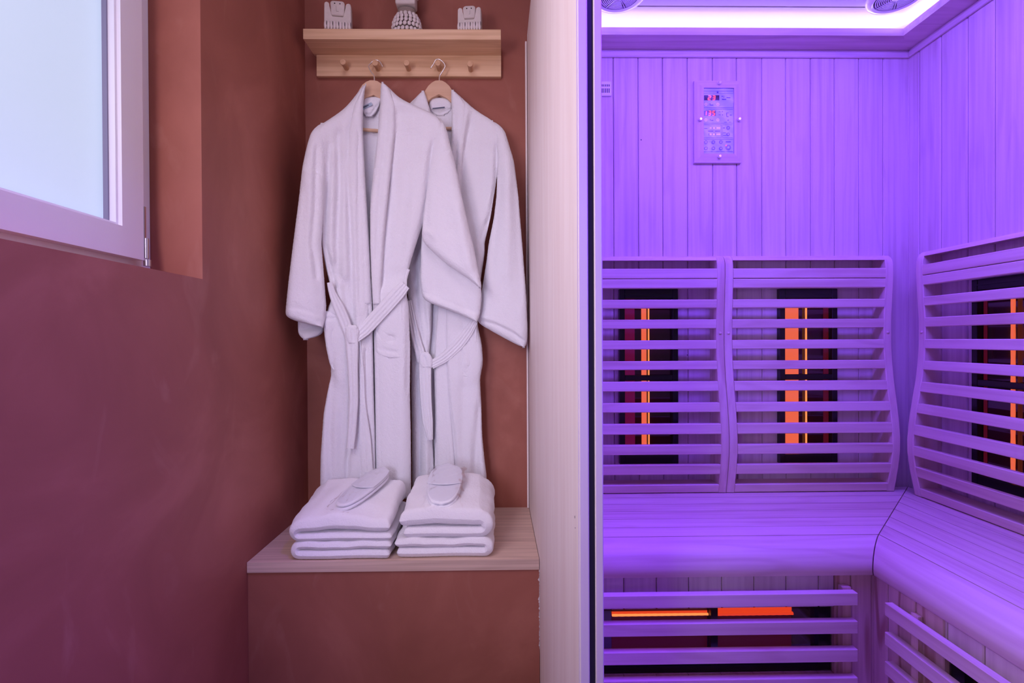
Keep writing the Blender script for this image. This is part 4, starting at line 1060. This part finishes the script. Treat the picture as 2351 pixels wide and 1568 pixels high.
# ------------------------------------------------------------------ hangers
def hanger(cxp, topp, Y, turn, hookpts, label, wood_half=0.165, droop=0.0):
    c = hp(cxp, topp, 'Y', Y)
    t = thing('coat_hanger', label, 'hanger', c)
    up = [(0, 0), (.012, -.0015), (.024, -.008), (.036, -.019), (.046, -.034), (.056, -.056), (.075, -.084), (.12, -.122), (wood_half, -.156)]
    lo = [(wood_half, -.174), (.12, -.146), (.075, -.112), (.050, -.082), (.025, -.060), (0, -.0480)]
    up = [(x, z-droop*max(0, x-0.04)) for x, z in up]; lo = [(x, z-droop*max(0, x-0.04)) for x, z in lo]
    pts = up+lo
    full = pts+[(-x, z) for x, z in pts[::-1] if x > 0]
    ct, st = math.cos(turn), math.sin(turn)
    q = MB()
    R = []
    for d, e in ((-0.008, 0.001), (-0.006, 0), (0.006, 0), (0.008, 0.001)):
        R.append([(c[0]+x*ct-d*st, c[1]+x*st+d*ct, c[2]+z) for x, z in full])
    q.loft(R); q.build('arm', M['hanger'], t, smooth=30)
    q = MB(); z = c[2]-0.163
    q.tube([(c[0]-0.165*ct, c[1]-0.165*st, z), (c[0]+0.165*ct, c[1]+0.165*st, z)], 0.0055, 12); q.build('bar', M['hanger'], t, smooth=50)
    q = MB()
    path = []
    for i, (px, py, yy) in enumerate(hookpts): path.append(Vector(hp(px, py, 'Y', yy)))
    # smooth path
    P = []
    for i in range(len(path)-1):
        p0 = path[max(i-1, 0)]; p1 = path[i]; p2 = path[i+1]; p3 = path[min(i+2, len(path)-1)]
        for k in range(6):
            s = k/6
            P.append(0.5*((2*p1)+(-p0+p2)*s+(2*p0-5*p1+4*p2-p3)*s*s+(-p0+3*p1-3*p2+p3)*s**3))
    P.append(path[-1])
    q.tube(P, 0.0019, 8); q.ell(P[-1], 0.0022, 0.0022, 0.0022, 8, 6); q.build('hook', M['chrome'], t, smooth=60)
yh = 1.757
hanger(858, 187, 1.680, 0.22, [(860, 200, 1.680), (859.5, 186, 1.683), (858.5, 174, 1.700), (852, 165, 1.725), (846.6, 153, 1.750), (850, 146.5, yh), (858, 139.5, yh+0.003), (867, 138.5, yh+0.005), (873, 143, yh+0.005), (878, 152, yh+0.004)], 'wooden coat hanger with wire hook inside the front left bathrobe', 0.125, 0.35)
hanger(1008, 187, 1.750, 0.0, [(1008.6, 200, 1.750), (1008.6, 187, 1.750), (1009.5, 175, yh), (1016, 164, yh), (1021.5, 153, yh), (1018.5, 144.5, yh), (1009, 136.5, yh), (1001, 137.5, yh), (996, 146, yh), (989.5, 155.5, yh)], 'wooden coat hanger with rounded top inside the right bathrobe')

# ------------------------------------------------------------------ folded towels
def slab(name, parent, x0, x1, y0, y1, zb, zt, r=0.012, amp=0.0015, seed=0, n=56, sq=7.0):
    """soft folded layer; zb, zt functions of (x,y) arrays"""
    rs = np.random.RandomState(seed)
    ph = rs.rand(8)*6.28
    u = np.linspace(-1, 1, n); U, Vv = np.meshgrid(u, u, indexing='ij')
    # squircle plan with rounded corners
    k = (np.abs(U)**sq+np.abs(Vv)**sq)**(1/sq); mx = np.maximum(np.abs(U), np.abs(Vv)); kk = np.where(k > 0, mx/np.maximum(k, 1e-6), 1)
    Ux, Vy = U*kk, Vv*kk
    X = (x0+x1)/2+(x1-x0)/2*Ux; Y = (y0+y1)/2+(y1-y0)/2*Vy
    X = X+0.003*np.sin(Y*40+ph[0])*1.0+0.0018*np.sin(Y*95+ph[5]); Y = Y+0.0022*np.sin(X*34+ph[1])
    e = np.minimum((1-np.abs(U))*(x1-x0)/2, (1-np.abs(Vv))*(y1-y0)/2)
    pr = np.clip(e/r, 0, 1); pr = np.sqrt(1-(1-pr)**2)
    ZB, ZT_ = zb(X, Y), zt(X, Y); mid = (ZB+ZT_)/2; hlf = (ZT_-ZB)/2
    nz = amp*(np.sin(X*38+ph[2]+Y*9)*0.5+np.sin(Y*55+ph[3]+X*14)*0.5+0.6*np.sin(X*90+Y*60+ph[4]))+(rs.rand(*X.shape)-0.5)*0.0009
    top = mid+hlf*pr+nz*pr; bot = mid-hlf*pr
    b = MB()
    Pt = np.stack([X, Y, top], -1); Pb = np.stack([X, Y, bot-0.0001], -1)
    b.grid(Pt); b.grid(Pb[::-1])
    bmesh.ops.remove_doubles(b.bm, verts=b.bm.verts, dist=0.00025)
    bmesh.ops.recalc_face_normals(b.bm, faces=b.bm.faces)
    return b.build(name, M['towel'], parent, smooth=75)
zf = ZB
def const(c): return lambda X, Y: 0*X+c
def lin(a, bk, y0, y1, dome=0.0, x0=0, x1=1):
    return lambda X, Y: a+(bk-a)*np.clip((Y-y0)/(y1-y0), 0, 1)**0.85+dome*(1-((X-x0)/(x1-x0)*2-1)**2)
def ufold(name, parent, x0, x1, y0, y1, z0, z1, z2, dback, side=-1, seed=0, xo=0.0, dome=0.004):
    """towel folded over once: layers z0..z1 (lower) and z1..z2 (upper) joined by a round fold on one side.
    dback = extra height at the back of (z0, z1, z2)"""
    rs = np.random.RandomState(seed); ph = rs.rand(10)*6.28
    nx, ny, na = 70, 66, 12
    rings = []
    for j in range(ny):
        v = j/(ny-1); y = y0+(y1-y0)*v
        ey = min(v, 1-v)*(y1-y0); r = 0.014
        kk = min(1, ey/r); ky = math.sqrt(max(0, 1-(1-kk)**2)); kx = 1-0.03*(1-ky)
        vv = v**0.85
        wob = 0.0022*math.sin(y*47+ph[0])+0.0012*math.sin(y*120+ph[1])
        Z0, Z1, Z2 = z0+dback[0]*vv, z1+dback[1]*vv, z2+dback[2]*vv
        zl, hl = (Z0+Z1)/2, (Z1-Z0)/2; zu, hu = (Z1+Z2)/2, (Z2-Z1)/2
        xl_, xr_ = x0-wob, x1+wob*0.7
        rc = (zu-zl)/2; R_ = rc+(hl+hu)/2
        C = []                                  # centreline from the open end of the top layer round to the bottom one
        if side < 0: xa_, xb_ = xr_, xl_+R_; sg = -1
        else: xa_, xb_ = xl_, xr_-R_; sg = 1
        for i in range(nx):
            t = i/(nx-1); x = xa_+(xb_-xa_)*t
            e = min(1, t*abs(xb_-xa_)/0.018); he = math.sqrt(max(0.0, 1-(1-e)**2))
            n_ = 0.0022*math.sin(x*37+ph[2]+y*11)+0.0013*math.sin(x*83+ph[3]-y*31)+0.0010*math.sin(y*70+ph[4]+x*22)
            dm = dome*(1-((x-xl_)/(xr_-xl_)*2-1)**2)
            C.append((x, zu+(n_+dm)*0.5, 0, 1, hu*he+(n_+dm)*0.5*he, hu*he))
        for i in range(1, na):
            a = math.pi*i/na
            t = i/na
            h = hu+(hl-hu)*t
            C.append((xb_+sg*rc*math.sin(a), (zu+zl)/2+rc*math.cos(a), sg*math.sin(a), math.cos(a), h, h))
        for i in range(nx):
            t = i/(nx-1); x = xb_+(xa_+xo-xb_)*t
            e = min(1, (1-t)*abs(xb_-xa_)/0.014); he = math.sqrt(max(0.0, 1-(1-e)**2))
            C.append((x, zl, 0, -1, hl*he, hl*he))
        out = []; inn = []
        xm = (x0+x1)/2
        for (x, z, nx_, nz_, ho, hi) in C:
            fz = (np.random.rand()-0.5)*0.0008
            xx = xm+(x-xm)*kx
            yy = y+0.0018*math.sin(x*29+ph[5])+0.0014*math.sin(z*210+ph[6])
            out.append((xx+nx_*ho*ky, yy, z+nz_*(ho*ky+fz)))
            inn.append((xx-nx_*hi*ky*0.98, yy, z-nz_*(hi*ky*0.94)))
        rings.append(out+inn[::-1])
    b = MB(); b.loft(rings, cap=False)
    return b.build(name, M['towel'], parent, smooth=75)
# left pile
lx0, lx1, ly0, ly1 = -0.594, -0.314, 1.381, 1.600
tl1 = thing('folded_towel', 'white folded bath towel at the bottom of the left pile on the niche bench', 'towel', (-0.45, 1.5, zf))
ufold('fold', tl1, lx0, lx1, ly0-0.004, ly1, zf+0.0008, zf+0.026, zf+0.048, (0, 0.008, 0.018), -1, 1, xo=-0.004, dome=0.0)
tl2 = thing('folded_towel', 'white folded bath towel on top of the left pile, under a slipper pack', 'towel', (-0.45, 1.5, zf+0.048))
ufold('fold', tl2, lx0-0.006, lx1-0.002, ly0, ly1, zf+0.0492, zf+0.070, zf+0.103, (0.018, 0.026, 0.055), -1, 2, xo=0.004, dome=0.012)
# right pile
rx0, rx1, ry0, ry1 = -0.308, -0.034, 1.388, 1.630
tr1 = thing('folded_towel', 'white folded bath towel at the bottom of the right pile on the niche bench', 'towel', (-0.17, 1.5, zf))
ufold('fold', tr1, rx0, rx1, ry0-0.004, ry1, zf+0.0008, zf+0.027, zf+0.051, (0, 0.008, 0.016), 1, 3, xo=0.006, dome=0.0)
tr2 = thing('folded_towel', 'white folded bath towel on top of the right pile, under a slipper pack', 'towel', (-0.17, 1.5, zf+0.05))
ufold('fold', tr2, rx0+0.014, rx1-0.001, ry0+0.002, ry1, zf+0.0522, zf+0.080, zf+0.122, (0.016, 0.022, 0.040), 1, 4, xo=0.012, dome=0.012)

# ------------------------------------------------------------------ slippers in clear bags
def slip_outline(L_, Wd, n=40):
    out = []
    for k in range(n):
        a = 2*math.pi*k/n
        x = math.cos(a); y = math.sin(a)
        w_ = Wd/2*(1.0+0.10*math.cos(a*1.0)-0.0)
        out.append((L_/2*math.copysign(abs(x)**0.75, x), w_*math.copysign(abs(y)**0.80, y)))
    return out
def slippers(base, ang, tilt, label_lo, label_hi, label_bag, L_=0.20, Wd=0.085):
    """base = centre of the lower sole; ang = heading in plan; tilt = rise towards the far end"""
    R_ = Matrix.Rotation(ang, 3, 'Z') @ Matrix.Rotation(-tilt, 3, 'Y')
    def T(x, y, z): return Vector(base)+R_ @ Vector((x, y, z))
    for idx, (zo, sh_, lab) in enumerate(((0.002, 0.0, label_lo), (0.0125, 0.004, label_hi))):
        t = thing('slipper', lab, 'slipper', tuple(T(0, 0, zo)))
        O = slip_outline(L_, Wd)
        q = MB(); R = []
        for z, s in ((0, 0.96), (0.002, 1.0), (0.006, 1.0), (0.008, 0.965)):
            R.append([T(x*s+sh_, y*s, zo+z) for x, y in O])
        q.loft(R); q.build('sole', M['hem'], t, smooth=50)
        q = MB(); R = [[T(x*s+sh_, y*s, zo+z) for x, y in O] for z, s in ((0.0081, 0.93), (0.0095, 0.88), (0.0098, 0.6))]
        q.loft(R); q.build('insole', M['sole'], t, smooth=60)
        if idx == 1:
            # upper: flattened toe cover from the middle to the far end
            q = MB(); nb_, na = 16, 18
            P = np.zeros((nb_, na, 3)); Q = np.zeros((nb_, na, 3))
            for i in range(nb_):
                x = -L_*0.10+(L_*0.5+L_*0.10)*i/(nb_-1)*0.985
                ww = 1-(abs(x)/(L_/2))**2.67; ww = Wd/2*(1.04)*max(ww, 0.0)**0.40
                for j in range(na):
                    s = -1+2*j/(na-1)
                    xx = x+0.018*(1-s*s)*(1-i/(nb_-1))*-1.0+0.018*(1-i/(nb_-1))
                    zz_ = 0.0095+0.0055*(1-s*s)
                    P[i, j] = T(xx+sh_, ww*s, zo+zz_); Q[i, j] = T(xx+sh_, ww*s*0.97, zo+zz_-0.0016)
            q.grid(P); q.grid(Q[::-1])
            e0 = []
            q.build('toe_cover', M['sole'], t, smooth=60)
            q = MB(); q.tube([Vector(P[0, j])+Vector((0, 0, 0.0004)) for j in range(na)], 0.0013, 6); q.build('edge_binding', M['hem'], t, smooth=60)
    # bag
    nu, nv = 36, 26
    P = np.zeros((nu, nv, 3)); bl, bw = L_*1.12, Wd*1.22
    for i in range(nu):
        for j in range(nv):
            a, b_ = -1+2*i/(nu-1), -1+2*j/(nv-1)
            x, y = a*bl/2, b_*bw/2-0.004
            rr = max(0, 1-max(abs(a)/0.92, abs(b_)/0.86)**5)
            z = 0.012+0.0205*rr**0.6+0.0010*math.sin(i*1.1+j*0.5)+0.0009*math.sin(j*1.3-i*0.6)
            P[i, j] = T(x, y, z)
    b = MB(); b.grid(P); o_ = b.build('plastic_sleeve', M['film'], None, smooth=80); tag(o_, label_bag, 'plastic bag')
lc = hp(838, 1138, 'Y', 1.505)
slippers((lc[0]-0.004, 1.505, zf+0.148), math.radians(66), math.radians(15), 'lower white slipper of the pack on the left towel pile', 'upper white slipper of the pack lying aslant on the left towel pile', 'clear plastic bag around the slippers on the left towels', 0.21, 0.080)
rc = hp(1023, 1130, 'Y', 1.53)
slippers((rc[0]+0.001, 1.497, zf+0.157), math.radians(90), math.radians(17), 'lower white slipper of the pack on the right towel pile', 'upper white slipper of the pack lying straight on the right towel pile', 'clear plastic bag around the slippers on the right towels', 0.20, 0.098)

# ------------------------------------------------------------------ groups of like things
GROUPS = {'bathrobe': 'bathrobes hanging from the peg rail', 'coat_hanger': 'wooden hangers on the pegs', 'folded_towel': 'folded towels on the niche bench',
          'slipper': 'packed slippers on the towels', 'plastic_sleeve': 'clear slipper bags', 'carved_figure': 'carved figures on the bamboo shelf',
          'backrest': 'slatted backrests in the sauna', 'infrared_heater': 'infrared heaters in the sauna', 'heater_guard': 'slat guards under the benches',
          'sauna_bench': 'slatted sauna benches', 'ceiling_speaker': 'round speakers in the sauna ceiling'}
for o in list(bpy.data.objects):
    b = o.name.split('.')[0]
    if o.parent is None and b in GROUPS: o['group'] = GROUPS[b]
